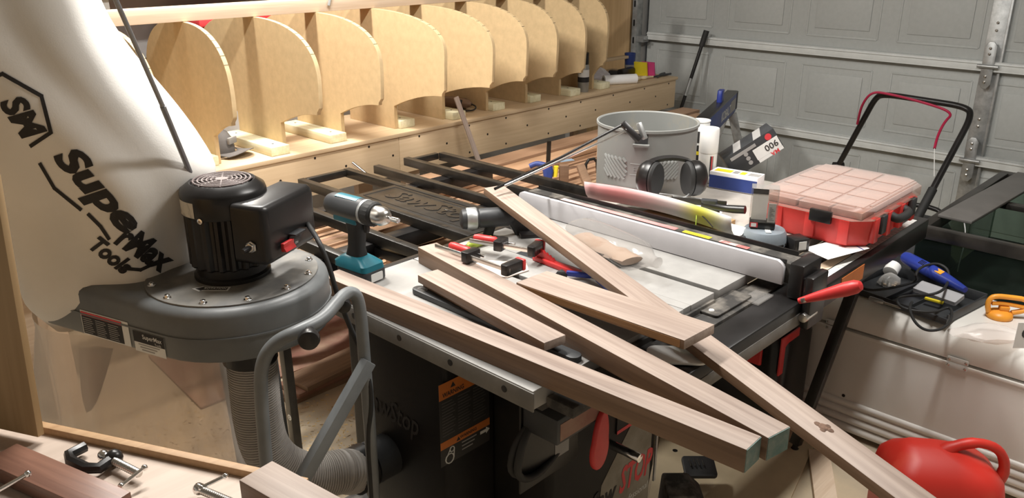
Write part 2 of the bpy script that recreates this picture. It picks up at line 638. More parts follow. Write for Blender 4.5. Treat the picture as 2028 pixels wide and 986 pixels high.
pot = tag(MB().lathe([(.06, .98), (.075, p.z), (.068, p.z), (.055, 1.0), (.0001, 1.0)], 24, Matrix.Translation((p.x, 4.2, 0))).build('plant_pot', M_dgrey, smooth=True), 'small dark pot standing behind the black bucket on the cabinet', 'pot')
p = Yp(398, 12, 4.1)
tl = thing('battery_charger', 'yellow and black power tool case on the dark wall shelf', 'tool case', (p.x, 4.1, 1.47))
MB().bb((p.x - .10, 4.02, 1.47), (p.x + .12, 4.2, 1.6)).build('body', M_dgrey, tl, world=True, bevel=.01)
for dx in (-.1, .08):
    MB().bb((p.x + dx, 4.01, 1.475), (p.x + dx + .03, 4.02, 1.6)).build('stripe', M_yellow, tl, world=True)

# ---------------------------------------------------------------- strongback and its moulds
SX0, SX1, SYF, SYB, SZ0, SZ1 = .15, 4.765, 3.045, 3.575, .632, .83
YC = 3.31
sb = thing('strongback', 'long wooden box beam carrying the row of plywood moulds', 'box beam', (2.4, YC, 0))
MB().bb((SX0, SYF - .004, SZ1 - .018), (SX1 + .01, SYB + .004, SZ1)).build('top_board', M_birch, sb, world=True, bevel=.0015)
seams = [SX0, 2.44, SX1]
SEAMX = Yp(790, 300, SYF + .01).x
for a, b in ((SX0, SEAMX - .001), (SEAMX + .001, SX1)):
    MB().bb((a, SYF + .006, SZ0), (b, SYF + .024, SZ1 - .0185)).build('side_panel', M_birch, sb, world=True, bevel=.001)
    MB().bb((a, SYB - .024, SZ0), (b, SYB - .006, SZ1 - .0185)).build('side_panel', M_birch, sb, world=True, bevel=.001)
MB().bb((SX1 - .02, SYF + .025, SZ0), (SX1, SYB - .025, SZ1 - .0185)).build('end_panel', M_birch, sb, world=True, bevel=.001)
for x in (.8, 2.5, 4.3):
    MB().bb((x, SYF + .05, 0), (x + .09, SYF + .09, SZ0)).build('leg', M_pine, sb, world=True)
    MB().bb((x, SYB - .09, 0), (x + .09, SYB - .05, SZ0)).build('leg', M_pine, sb, world=True)
screw0 = None
for i in range(24):
    x = 1.5 + .1525 * i + .02 * math.sin(i * 5)
    if x > SX1 - .03:
        break
    for k, z in enumerate((SZ1 - .035, .73, SZ0 + .025)):
        if (k == 1) != (i % 2 == 0):
            continue
        if screw0 is None:
            m = MB().lathe([(.0055, 0), (.0055, .0012), (.003, .0014)], 10, Matrix.Rotation(math.pi / 2, 4, 'X'))
            screw0 = m.build('screw', M_black, sb)
            screw0.location = Vector((x, SYF + .0062, z)) - Vector((2.4, YC, 0))
        else:
            c = copy_part(screw0, sb)
            c.location = Vector((x, SYF + .0062, z)) - Vector((2.4, YC, 0))

# ridge batten along the tops of the moulds
rbm = tag(MB().bb((-.3, YC - .042, 1.379), (4.45, YC + .042, 1.434)).build('ridge_batten', M_pine, bevel=.002), 'long pale pine batten running over the tops of the plywood moulds', 'batten')

mould_words = ['plywood mould half hidden behind the white filter bag', 'shaded plywood mould nearest the white filter bag, grey cap at its foot', 'plywood mould with the long pale block ends either side of its foot',
               'third whole plywood mould counted from the white filter bag', 'fourth whole plywood mould from the bag, above the beam panel joint', 'plywood mould in mid row with a lath leaning at its foot',
               'plywood mould just right of the one with the leaning lath', 'plywood mould third from the garage door end of the row', 'plywood mould beside the upright black capped spray can', 'narrowest plywood mould, last in the row toward the garage door']
rows = [  # right-most, notch, foot-top pixels measured on the camera side face
    None,
    ((459, 205), (459, 250), (425, 270)),
    ((630, 170), (626, 228), (571, 247)),
    ((753, 140), (746, 208), (690, 228)),
    ((880, 110), (868, 190), (795, 213)),
    ((976, 105), (962, 173), (900, 190)),
    ((1043, 95), (1034, 161), (974, 184)),
    ((1103, 88), (1097, 153), (1053, 168)),
    ((1159, 80), (1154, 145), (1130, 160)),
    ((1203, 60), (1199, 130), (1190, 152)),
]
for i, row in enumerate(rows):
    x = 1.565 + .305 * (i - 1)
    if row is None:
        wd, zn, zf, zr = .40, .985, .935, 1.07
    else:
        wd = YC - Xp(*row[0], x).y
        zr = Xp(*row[0], x).z
        zn = Xp(*row[1], x).z
        zf = Xp(*row[2], x).z
    ft = .178 if i < 8 else .16
    ft = min(ft, wd - .05)
    zt = 1.378
    half = []
    nn = 22
    for k in range(nn + 1):
        a = math.pi / 2 * (1 - k / nn)
        e = 2 / 2.55
        yy = wd * (math.cos(a) ** e if k < nn else 1)
        zz = zr + (zt - zr) * (math.sin(a) ** e if k < nn else 0)
        if yy < .021 or k == 0:
            continue
        half.append((yy, zz))
    half = [(.0225, zt - .001)] + half
    half += [(wd - .002, zr - .05), (wd - .007, zn + .028), (wd - .022, zn + .012), (wd - .024, zn)]
    for k in range(1, 7):      # concave lower edge sweeping in to the foot
        t = k / 6
        half.append(((wd - .024) * (1 - t) + ft * t, zn + (zf - zn) * (t ** 1.7)))
    half += [(ft, SZ1 + .0005)]
    poly = [(y, z) for y, z in half] + [(-y, z) for y, z in reversed(half)]
    T = thing('canoe_mould', mould_words[i], 'mould', (x, YC, SZ1), group='plywood moulds in a row on the box beam')
    m = MB()
    # face toward -x, body toward +x : outline in (y, z)
    m.prism([(-y, z - SZ1) for y, z in poly], (0, 0, 0), (0, 1, 0), (0, 0, 1), .018)
    m.build('panel', M_mdf, T, bevel=.0006, seg=1)
    for k in range(6, 18, 2):   # strip marks pencilled on the edge
        y, z = half[k]
        y2, z2 = half[k + 1]
        d = Vector((0, -(y2 - y), z2 - z)).normalized()
        MB().bar((.0, -y, z - SZ1), (.018, -y, z - SZ1), .0015, .0015).build('pencil_mark', M_print, T)
    # cleat screwed across the box beam behind or before the mould
    cl = thing('cleat', 'short pale spruce block lying across the beam against ' + ['the mould hidden by the filter bag', 'the shaded mould near the bag', 'the mould right of the grey cap', 'the third whole mould from the bag', 'the mould over the panel joint', 'the mould with the leaning lath',
               'the mould right of the leaning lath', 'the mould third from the garage end', 'the mould beside the spray can', 'the last mould by the garage door'][i], 'wood block', (x, YC, SZ1), group='spruce blocks under the moulds')
    sgn = -1 if i < 4 else 1
    xa = -.0895 if sgn < 0 else .0185
    L0, L1 = -.215 + .02 * math.sin(i * 2.1), .19
    MB().bb((xa, L0, .0005), (xa + .089, L1, .0385)).build('board', M_block, cl, bevel=.003)
    for yy in (L0 + .06, L1 - .06):
        MB().lathe([(.005, 0), (.005, .001)], 8, Matrix.Translation((xa + .045, yy, .0385))).build('screw', M_dgrey, cl)

# cap lying between the first moulds
p = Zp(455, 303, SZ1)
cap = thing('cap', 'grey baseball cap lying on the beam beside the shaded mould', 'cap', (p.x - .05, p.y + .02, SZ1), rz=math.radians(-62))
M_cap = pm('grey_cotton', (.13, .12, .115), .9, var=.1, bump=.2, bscale=300)
pr = [(.088, 0), (.09, .03), (.083, .065), (.062, .095), (.03, .11), (.0001, .112)]
MB(Matrix.Diagonal((.9, .78, 1, 1))).lathe(pr, 28).build('crown', M_cap, cap, smooth=True)
m = MB()
rings = []
for k in range(9):
    a = math.radians(-62 + 124 * k / 8)
    y = math.sin(a)
    drop = .024 - .03 * y * y
    rings.append([V(.085 * math.cos(a) * 1.05, .078 * y, .018), V(.17 * math.cos(a * .8), .085 * y, drop + .012), V(.17 * math.cos(a * .8), .085 * y, drop + .010), V(.085 * math.cos(a) * 1.05, .078 * y, .014)])
m.loft(rings)
m.build('brim', M_cap, cap, smooth=True)
MB().box((.083, 0, .066), (.012, .055, .028)).build('patch', M_gprint, cap, bevel=.003)

# orbital sander with cord in mid row, and lath leaning there
p = Zp(925, 218, SZ1)
sd = thing('sander', 'small brown and black power sander lying under the mid row moulds', 'power tool', (p.x - .015, p.y + .06, SZ1), rz=math.radians(-75))
MB().loft([[V(x_, r * math.cos(a * .6283), .034 + r * math.sin(a * .6283) * .9) for a in range(10)] for x_, r in ((-.10, .018), (-.09, .03), (-.03, .034), (.03, .03), (.07, .024), (.09, .01))]).build('body', M_walnut_d, sd, smooth=True)
MB().box((.03, 0, .03), (.03, .066, .05)).build('grip', M_rubber, sd, bevel=.006)
MB().tube([(.08, .0, .035), (.12, -.01, .03), (.135, -.03, .02), (.12, -.045, .01), (.08, -.05, .006), (.03, -.045, .006)], .004, 8, smooth=2).build('cord', M_rubber, sd, smooth=True)
a, b = Yp(903, 192, SYF - .03), Yp(952, 330, SYF - .13)
lath = tag(MB().bar((0, 0, 0), ((b - a).length + .35, 0, 0), .028, .006).build('lath', M_walnut, M=None), 'thin walnut lath leaning against the front of the box beam', 'lath')
lath.matrix_basis = frame(a, b - a, (0, -1, .1))

# clamp on the ridge batten
p = Yp(655, 12, YC)
gc = thing('spring_clamp', 'grey spring clamp gripping the pine batten above the moulds', 'clamp', (p.x, YC, 1.434))
for s_ in (-1, 1):
    MB().tube([(-.05, s_ * .058, -.03), (-.035, s_ * .058, .016), (.0, s_ * .03, .03), (.07, s_ * .02, .058)], [.007, .010, .011, .009], 8, smooth=2).build('jaw', M_galv, gc, smooth=True)
MB().tube([(0, -.02, .016), (0, .02, .016)], .009, 10).build('pivot', M_steel, gc)

# things standing at the garage end of the box beam
p = Zp(1160, 182, SZ1)
sc = thing('spray_can', 'black capped spray can standing on the beam between the last moulds', 'spray can', (p.x, p.y + .02, SZ1))
MB().lathe([(.031, 0), (.033, .004), (.033, .15), (.026, .165)], 24).build('body', pm('can_grey', (.33, .33, .31), .35, metal=.4), sc, smooth=True)
MB().lathe([(.029, .16), (.029, .225), (.026, .228)], 24).build('cap', M_black, sc, smooth=True)
MB().lathe([(.0334, .06), (.0334, .13)], 24, caps=False).build('label', M_wprint, sc, smooth=True)
MB().lathe([(.0338, .058), (.0338, .088)], 24, caps=False).build('label_band', M_print, sc, smooth=True)
text('45', (-.0345, 0, .115), (0, -1, 0), (0, 0, 1), .022, M_print, sc)
T0 = Vector((4.3, 3.2, SZ1))
p = Zp(1235, 168, SZ1)
rl = thing('paper_roll', 'white roll of cloth lying at the front edge of the beam', 'roll', (p.x, p.y + .03, SZ1), rz=math.radians(-28))
MB(Matrix.Translation((0, 0, .03)) @ Matrix.Rotation(math.pi / 2, 4, 'Y')).lathe([(.02, -.11), (.03, -.11), (.03, .11), (.02, .11)], 20).build('outer_layer', M_paper, rl, smooth=True)
MB(Matrix.Translation((0, 0, .03)) @ Matrix.Rotation(math.pi / 2, 4, 'Y')).lathe([(.008, -.112), (.018, -.112), (.018, .112), (.008, .112)], 16).build('core', M_gprint, rl, smooth=True)
p = Zp(1215, 158, SZ1)
m = MB()
random.seed(4)
rings = []
for k in range(6):
    z = .0 + .075 * k / 5
    rr = (.075, .085, .08, .065, .045, .015)[k]
    rings.append([V(rr * (1 + .35 * noise.noise(V(j * .9, k * .7, 3))) * math.cos(j * .4488), rr * (1 + .35 * noise.noise(V(j * .9, k * .7, 9))) * math.sin(j * .4488), z) for j in range(14)])
m.loft(rings)
pbag = tag(m.build('plastic_bag', clear('bag_film', (.9, .9, .95), .15, .3), M=Matrix.Translation((p.x + .08, p.y + .1, SZ1 + .001)) if False else None), 'crumpled clear plastic bag behind the white cloth roll on the beam', 'bag')
pbag.location = (p.x - .04, p.y + .1, SZ1 + .001)
p = Zp(1250, 138, SZ1)
pl = tag(MB().bar((-.16, 0, 0), (.13, 0, 0), .04, .018).build('wood_strip', M_birch, bevel=.001), 'pale wood strip propped over the clutter at the beam end', 'wood strip')
pl.matrix_basis = frame((4.56, 3.40, SZ1 + .105), (1, -.12, .02))
tp = thing('cordless_tool', 'black hand tool lying among the clutter at the beam end', 'power tool', (4.54, 3.29, SZ1), rz=.1)
MB().box((0, 0, .03), (.16, .05, .05)).build('body', M_black, tp, bevel=.012)
MB().box((-.05, .05, .022), (.05, .09, .04)).build('handle', M_dgrey, tp, bevel=.01)
pk = thing('sandpaper_pack', 'pink and yellow packs of sandpaper standing at the beam end', 'pack', (4.66, 3.25, SZ1), rz=math.radians(12))
MB().box((.01, -.04, .045), (.012, .09, .09), Matrix.Rotation(-.25, 3, 'Y')).build('pink_pack', pm('pink', (.6, .06, .22), .5), pk)
MB().box((-.02, 0, .045), (.012, .09, .09), Matrix.Rotation(-.25, 3, 'Y')).build('yellow_pack', M_yellow, pk)
cu = thing('cup', 'dark blue cup with a pale band at the beam end', 'cup', (4.70, 3.38, SZ1))
MB().lathe([(.03, 0), (.032, .03), (.038, .13), (.034, .13), (.028, .01)], 24).build('body', M_navy, cu, smooth=True)
MB().lathe([(.0335, .035), (.0345, .055)], 24, caps=False).build('band', M_gprint, cu, smooth=True)
gn = thing('glue_nozzle', 'cream plastic glue nozzle lying at the front of the beam end', 'nozzle', (4.52, 3.13, SZ1), rz=-.15)
MB(Matrix.Translation((0, 0, .013)) @ Matrix.Rotation(math.pi / 2, 4, 'Y')).lathe([(.013, -.07), (.013, -.05), (.009, -.045), (.009, -.02), (.012, -.015), (.012, .01), (.006, .02), (.005, .08)], 14).build('body', pm('cream', (.72, .60, .40), .5), gn, smooth=True)
hd = thing('pliers', 'dark handled pliers lying at the very end of the beam', 'pliers', (4.70, 3.12, SZ1), rz=.15)
for s_ in (-1, 1):
    MB().tube([(-.09, s_ * -.012, .01), (-.03, 0, .012), (.02, s_ * .018, .012), (.09, s_ * .022, .01)], [.006, .007, .008, .007], 8, smooth=2).build('handle', M_dgrey, hd, smooth=True)

# sheets leaning in the far corner
for nm, lab, a, b, zt, mt in (('plywood_sheet', 'tan plywood sheet leaning in the corner beside the garage track', 3.66, 4.05, 1.30, M_ply),
                              ('dark_board', 'tall dark board leaning behind the tan plywood sheet in the corner', 3.75, 4.25, 1.9, M_walnut_d)):
    o_ = MB().bb((5.07 if zt < 1.5 else 5.135, a, 0), (5.095 if zt < 1.5 else 5.16, b, zt)).build(nm, mt, bevel=.001)
    tag(o_, lab, 'board')
# ================================================================ table saw
TZ = .864
saw = thing('table_saw', 'black cabinet table saw with grey iron table, piled with walnut boards', 'table saw', (1.45, 1.35, 0))
KX0, KX1, KY0, KY1 = 1.11, 1.73, 1.27, 1.64
KXM, KYM = 1.275, 1.09      # the wider front part of the cabinet
W = dict(world=True)
m = MB()
prof = [(KXM + .03, .08), (KX1 - .05, .08), (KX1, .3), (KX1, .81), (KXM, .81), (KXM, .30)]
m.prism(prof, (0, KY1, 0), (1, 0, 0), (0, 0, 1), KY1 - KYM)
m.build('cabinet', M_cab, saw, bevel=.02, seg=3, **W)
MB().prism([(KX0 + .07, .09), (KXM - .001, .09), (KXM - .001, .805), (KX0, .805), (KX0, .30)], (0, KY1, 0), (1, 0, 0), (0, 0, 1), KY1 - KY0).build('side_cabinet', M_cab, saw, bevel=.012, seg=3, **W)
MB().bb((KXM + .05, KYM + .05, .02), (KX1 - .06, KY1 - .03, .085)).build('plinth', M_dusty, saw, bevel=.004, **W)
# table: left wing, main table in strips between the mitre slots, right wing
for a, b in ((1.062, 1.365),):
    m = MB().bb((a, .955, TZ - .042), (b, 1.675, TZ))
    m.build('wing', M_iron, saw, bevel=.0015, **W)
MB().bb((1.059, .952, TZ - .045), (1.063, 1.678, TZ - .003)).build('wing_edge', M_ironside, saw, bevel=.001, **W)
for i, y in enumerate((1.03, 1.19, 1.36, 1.53)):
    MB().lathe([(.0075, 0), (.0075, .0015)], 12, Matrix.Translation((1.0595, y, TZ - .022)) @ Matrix.Rotation(-math.pi / 2, 4, 'Y')).build('bolt_hole', M_black, saw, **W)
for a, b in ((1.368, 1.46), (1.482, 1.592), (1.625, 1.73), (1.752, 1.90)):
    MB().bb((a, .955, TZ - .03), (b, 1.675, TZ)).build('table_top', M_iron, saw, bevel=.0012, **W)
MB().bb((1.366, .957, TZ - .05), (1.90, 1.673, TZ - .0305)).build('table_web', M_dusty, saw, **W)
MB().bb((1.593, 1.08, TZ - .006), (1.624, 1.50, TZ - .001)).build('throat_plate', M_dgrey, saw, **W)
for a, b in ((1.593, 1.08),):
    MB().bb((1.593, .956, TZ - .03), (1.624, 1.079, TZ)).build('table_bridge', M_iron, saw, **W)
    MB().bb((1.593, 1.501, TZ - .03), (1.624, 1.674, TZ)).build('table_bridge', M_iron, saw, **W)
MB().bb((1.37, .944, TZ - .055), (1.72, .9545, TZ - .012)).build('table_apron', M_dusty, saw, bevel=.003, **W)
# blade with teeth and red riving knife guard
m = MB()
R = .125
poly = []
for k in range(24):
    a = math.pi * 2 * k / 24
    poly += [(R * math.cos(a), R * math.sin(a)), ((R - .012) * math.cos(a + .06), (R - .012) * math.sin(a + .06)), ((R - .01) * math.cos(a + .2), (R - .01) * math.sin(a + .2))]
m.prism(poly, (1.608, 1.34, TZ - .118), (0, 1, 0), (0, 0, 1), .003)
m.build('blade', M_steel, saw, **W)
# ---- extension table
MB().bb((1.902, .958, TZ - .03), (2.76, 1.672, TZ - .001)).build('extension_top', pm('melamine', (.42, .39, .35), .5, var=.1), saw, bevel=.002, **W)
# rails
MB().bb((1.10, .885, .815), (2.80, .953, .838)).build('front_angle', M_dusty, saw, bevel=.002, **W)
MB().bb((1.28, .80, .768), (2.80, .882, .836)).build('front_rail', M_black, saw, bevel=.006, **W)
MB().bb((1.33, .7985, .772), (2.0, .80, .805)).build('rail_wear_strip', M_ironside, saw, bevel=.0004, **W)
MB().bb((1.90, .822, .8362), (2.75, .842, .8368)).build('ruler', M_wprint, saw, **W)
for i in range(34):
    MB().bb((1.92 + i * .0254, .822, .8368), (1.9206 + i * .0254, .842 if i % 4 == 0 else .831, .8371)).build('ruler_mark', M_print, saw, **W)
MB().bb((2.10, .845, .8362), (2.3, .878, .837)).build('rail_sawdust_patch', M_pine, saw, **W)
MB().bb((2.13, .7985, .782), (2.28, .80, .826)).build('orange_label', M_orgtape, saw, **W)
MB().bb((1.06, 1.678, .79), (2.80, 1.725, .852)).build('rear_rail', M_black, saw, bevel=.005, **W)
# scale plate by the fence with white screw head
p = Zp(1450, 583, .846)
sp = MB().prism(rrect(.17, .055, .008), (1.735, .925, .839), (1, 0, 0), (0, 1, 0), .006).build('scale_plate', M_dusty, saw, bevel=.001, **W)
MB().lathe([(.007, 0), (.006, .002), (.0001, .0022)], 14, Matrix.Translation((1.67, .925, .845))).build('plate_screw', M_white, sp, **W)
MB().bb((1.79, .865, .8365), (1.87, .915, .841)).build('cursor_window', M_clear, saw, bevel=.001, **W)
# leg at the end of the rails
a, b = V(2.502, 1.015, .03), Yp(1676, 560, .93)
b.z = min(b.z, .80)
lg = MB().bar(a, (2.72, .93, .80), .035, .035, (0, 1, 0)).build('leg', M_blackm, saw, bevel=.002, **W)
MB().lathe([(.022, 0), (.024, .006), (.01, .014), (.007, .05)], 16, Matrix.Translation((2.502, 1.015, 0))).build('levelling_foot', M_rubber, lg, smooth=True, **W)
MB().bar((2.72, 1.62, .80), (2.60, 1.62, .02), .035, .035, (0, 1, 0)).build('leg', M_blackm, saw, bevel=.002, **W)

# left side of the cabinet: cut-out lettering, warning labels
LX = KX0 - .001
c = Xp(775, 820, LX)
text('SawStop', c, (0, -1, 0), (0, 0, 1), .085, M_print, saw, 'side_lettering', shear=.25, bold=.012, width=.21, **W)


FY = KY0 - .0006
c0 = Yp(868, 764, FY)
lw, lh = Yp(968, 740, FY).x - c0.x, c0.z - Yp(876, 925, FY).z


def fq(name, x_, z_, w_, h_, mat_, par, lift):
    """flat print on the cabinet front: x_, z_ measured from the label's top left corner"""
    return MB().bb((c0.x + x_, FY - lift - .0005, c0.z - z_ - h_), (c0.x + x_ + w_, FY - lift, c0.z - z_)).build(name, mat_, par, **W)


lab = fq('warning_label', 0, 0, lw, lh, pm('label_dark', (.03, .028, .027), .5), saw, 0)
fq('orange_band', 0, 0, lw, lh * .19, M_orgtape, lab, .0006)
fq('orange_band', 0, lh * .70, lw, lh * .09, M_orgtape, lab, .0006)
text('WARNING', (c0.x + lw * .27, FY - .0012, c0.z - lh * .14), (1, 0, 0), (0, 0, 1), lh * .075, M_print, lab, bold=.02, width=lw * .42, **W)
text('WARNING', (c0.x + lw * .55, FY - .0012, c0.z - lh * .745), (1, 0, 0), (0, 0, 1), lh * .055, M_print, lab, bold=.02, width=lw * .34, **W)
for xx, zz, hh in ((.27, .05, .06), (.72, .07, .06), (.35, .745, .05)):
    MB().prism([(-lh * hh * .6, 0), (lh * hh * .6, 0), (0, lh * hh)], (c0.x + lw * xx, FY - .0011, c0.z - lh * (zz + hh * .6)), (1, 0, 0), (0, 0, 1), .0003).build('warning_triangle', M_print, lab, **W)
for k in range(12):
    for j in range(3):
        fq('print_line', lw * (.05 + .31 * j), lh * (.23 + .036 * k), lw * (.20 + .08 * ((k * 7 + j * 3) % 5) / 5), lh * .010, pm('dim_print', (.10, .095, .09), .6) if k + j == 0 else bpy.data.materials['dim_print'], lab, .0006)
gx, gz = c0.x + lw * .17, c0.z - lh * .90
m = MB().tube([(gx + .013 * math.cos(a * .6283), FY - .0012, gz - .008 + .013 * math.sin(a * .6283)) for a in range(10)], .0016, 5, closed=True)
m.tube([(gx + .008 + .007 * math.cos(a * .785), FY - .0012, gz + .014 + .007 * math.sin(a * .785)) for a in range(8)], .0014, 5, closed=True)
m.tube([(gx - .013, FY - .0012, gz - .006), (gx + .001, FY - .0012, gz + .014)], .0013, 5)
m.tube([(gx + .013, FY - .0012, gz - .008), (gx + .015, FY - .0012, gz + .014)], .0013, 5)
m.build('pictogram', M_wprint, lab, **W)
MB().prism([(0, -.004), (.02, -.004), (.02, -.009), (.032, 0), (.02, .009), (.02, .004), (0, .004)], (c0.x + lw * .80, FY - .0006, c0.z - lh * .84), (1, 0, 0), (0, 0, 1), .0005).build('arrow', M_wprint, lab, **W)
for k in range(3):
    fq('print_line', lw * .42, lh * (.82 + .045 * k), lw * (.3 - .04 * k), lh * .014, M_gprint, lab, .0006)

# front: switch box, paddle, logo, crank, conduit
p = Zp(1104, 834, .735)
bx0, by0 = p.x, p.y
swb = MB().bb((bx0, by0, .672), (bx0 + .33, by0 + .1, .735)).build('switch_box', M_dgrey, saw, bevel=.004, **W)
MB().bb((bx0 + .01, by0 - .001, .68), (bx0 + .25, by0, .722)).build('face_plate', M_redcloth, swb, **W)
MB().bb((bx0 + .008, by0 + .05, .735), (bx0 + .06, by0 + .09, .7356)).bb((bx0 + .16, by0 + .06, .735), (bx0 + .2, by0 + .09, .7356)).build('top_sticker', M_gprint, swb, **W)
py_ = by0 - .012
c = Yp(1192, 872, py_)
m = MB()
out = []
for k in range(28):
    a = 2 * math.pi * k / 28
    yy = math.sin(a)
    ww = .026 + .012 * max(0, -yy) ** .7 - .003 * max(0, yy)
    out.append((ww * math.cos(a) + .006 * yy, .075 * yy))
m.prism(out, c + V(0, .012, 0), (1, 0, 0), (0, 0, 1), .014)
m.build('stop_paddle', M_red, saw, bevel=.005, seg=3, **W)
by1 = by0 + .101
MB().bb((bx0 - .005, by1, .50), (bx0 + .20, by1 + .006, .80)).build('switch_bracket', M_black, saw, bevel=.002, **W)
c = Yp(1112, 872, by1 - .001)
MB().bb((c.x - .022, by1 - .001, c.z - .04), (c.x + .028, by1, c.z + .04)).build('data_label', M_gprint, saw, **W)
# light lower front plate with logo, as printed on the cabinet door
c = Yp(1245, 935, KYM - .001)
fp = MB().prism([(-.14, -.2), (KX1 - .03 - c.x, -.2), (KX1 - .03 - c.x, .17), (.02, .17), (-.12, .02)], (c.x, KYM - .0004, c.z), (1, 0, 0), (0, 0, 1), .0006).build('door_print', pm('print_tan', (.17, .15, .115), .45, col2=(.30, .28, .24), thr=(.4, .7), scale=7), saw, **W)
cs_, ct2 = Yp(1203, 952, KYM), Yp(1256, 925, KYM)
xs_ = [Yp(q, 935, KYM).x for q in (1172, 1222, 1227, 1292)]
xs_[3] = min(xs_[3], KX1 - .02)
text('Saw', ((xs_[0] + xs_[1]) / 2, KYM - .0012, c.z - .025), (1, 0, -.0), (0, 0, 1), .09, M_print, fp, shear=.28, bold=.03, width=xs_[1] - xs_[0], **W)
text('STOP', ((xs_[2] + xs_[3]) / 2, KYM - .0012, c.z - .01), (1, 0, 0), (0, 0, 1), .11, M_rprint, fp, shear=.28, bold=.03, width=xs_[3] - xs_[2], **W)
text('Professional', (KX1 - .10, KYM - .0012, c.z - .085), (1, 0, 0), (0, 0, 1), .03, M_wprint, fp, shear=.2, width=.13, **W)
c = Yp(1235, 838, KYM - .002)
MB().bb((c.x - .03, KYM - .004, c.z - .02), (c.x + .06, KYM - .001, c.z + .05)).build('control_label', M_print, saw, **W)
MB().bb((c.x - .03, KYM - .005, c.z - .02), (c.x + .06, KYM - .004, c.z - .01)).build('control_label_stripe', M_rprint, saw, **W)
c = Yp(1268, 908, KYM - .10)
cr_ = MB().tube([(c.x, KYM - .1, c.z), (c.x, KYM + .01, c.z)], .012, 16).build('crank_handle', M_chrome, saw, bevel=.002, **W)
m = MB()
for off in (0, .02):
    a, b = Yp(1030 + off * 400, 850, KYM - .03), Yp(1090, 925, KYM - .03)
    m.tube([(bx0 + .02, by0 + .09, .69), (bx0 - .03, by0 + .08 + off, .64), (bx0 - .03, by0 + .09 + off, .56), (bx0 + .04, by0 + .09 + off, .53), (bx0 + .16, KYM + .01, .55)], .009, 10, smooth=2)
m.build('conduit', M_rubber, saw, smooth=True, **W)
MB().bb((KX1 - .012, KYM - .006, .25), (KX1 - .004, KYM - .001, .80)).build('door_edge', M_galv, saw, **W)

# mobile base under the saw
mbase = thing('mobile_base', 'dusty black wheeled base with foot pedal under the table saw', 'mobile base', (1.9, 1.1, 0))
MB().bb((1.10, 1.03, .0), (1.75, 1.07, .018)).bb((1.10, 1.68, .0), (1.75, 1.73, .018)).bb((1.755, 1.03, 0), (1.80, 1.73, .018)).build('frame', M_dusty, mbase, bevel=.002, **W)
p = Zp(1325, 945, .10)
MB().prism([(-.07, 0), (.07, 0), (.06, .10), (.02, .14), (-.06, .14)], (p.x, p.y - .04, .0), fh.cross(V(0, 0, 1)), (0, 0, 1), .12).build('caster_housing', M_dusty, mbase, bevel=.008, **W)
p = Zp(1385, 920, .09)
pm_ = MB().prism(rrect(.105, .085, .012), (p.x, p.y, .075), rt, V(fh.x, fh.y, .25).normalized(), .014).build('pedal', M_dgrey, mbase, bevel=.003, **W)
for k in range(4):
    q = p + rt * (-.03 + .014 * k)
    MB().box((q.x + fh.x * .01, q.y + fh.y * .01, .094), (.004, .045, .003), Matrix.Rotation(HEAD - math.pi / 2, 3, 'Z')).build('tread', M_dusty, pm_, **W)
MB().bar((p.x, p.y, .078), Vector((p.x, p.y, .03)) - rt * .05, .03, .03, (0, 1, 0)).build('pedal_arm', M_black, mbase, bevel=.004, **W)
p = Zp(760, 965, .16)
MB().bb((p.x - .10, p.y - .05, 0), (p.x + .06, p.y + .07, .14)).build('caster_housing', M_dusty, mbase, bevel=.006, **W)

# ---------------------------------------------------------------- rip fence
FX = 1.884
fe = thing('rip_fence', 'long rip fence with white faces and red handle on the table saw', 'fence', (1.93, 1.3, TZ))
face = [(-.455, 0), (.455, 0), (.455, .045), (.452, .052), (.445, .058), (.437, .062), (-.44, .062), (-.449, .058), (-.454, .05)]
FYC = 1.31
# u runs toward -y (front)
MB().prism([(-u_, v_) for u_, v_ in face], (FX + .013, FYC, TZ + .002), (0, 1, 0), (0, 0, 1), -.013).build('face', M_fence, fe, bevel=.001, **W)
MB().prism([(-u_, v_) for u_, v_ in face], (FX + .094, FYC, TZ + .002), (0, 1, 0), (0, 0, 1), -.013).build('face', M_black, fe, bevel=.001, **W)
beam = MB().bb((FX + .0135, FYC - .47, TZ + .004), (FX + .0805, FYC + .45, TZ + .058)).build('beam', M_dusty, fe, bevel=.003, **W)
MB().bb((FX + .012, FYC - .455, TZ + .0585), (FX + .016, FYC + .44, TZ + .066)).bb((FX + .079, FYC - .455, TZ + .0585), (FX + .083, FYC + .44, TZ + .070)).build('face_clip', M_black, fe, **W)
MB().bb((FX + .022, 1.20, TZ + .058), (FX + .055, 1.62, TZ + .0586)).build('red_label', pm('dusty_red_print', (.60, .16, .16), .6, col2=(.66, .45, .42), thr=(.4, .7), scale=14, stretch=(1, .3, 1)), beam, **W)
MB().bb((FX + .022, 1.09, TZ + .0586), (FX + .052, 1.175, TZ + .0592)).build('yellow_label', M_yellow, beam, **W)
for k in range(3):
    MB().bb((FX + .027 + k * .008, 1.10, TZ + .0592), (FX + .0285 + k * .008, 1.165, TZ + .0595)).build('label_print', M_print, beam, **W)
MB().bb((FX + .022, .975, TZ + .0586), (FX + .05, 1.06, TZ + .0592)).build('warning_label', pm('faded_red', (.62, .14, .13), .5, col2=(.75, .5, .48), thr=(.45, .6), scale=40), beam, **W)
hd_ = MB()
hd_.bb((FX - .004, .80, .839), (FX + .10, .839, TZ + .068)).bb((FX + .0, .774, .765), (FX + .09, .797, .905)).bb((FX + .0, .79, .839), (FX + .09, .802, .90))
head = hd_.build('head', M_black, fe, bevel=.006, **W)
MB().tube([(FX - .012, .785, .80), (FX + .05, .785, .80)], .012, 12).build('pivot_bolt', M_steel, head, bevel=.002, **W)
a = Yp(1590, 594, .785)
b = a + V(0, -.125, .073) * 1.25
ax = (b - a).normalized()
H_ = MB()
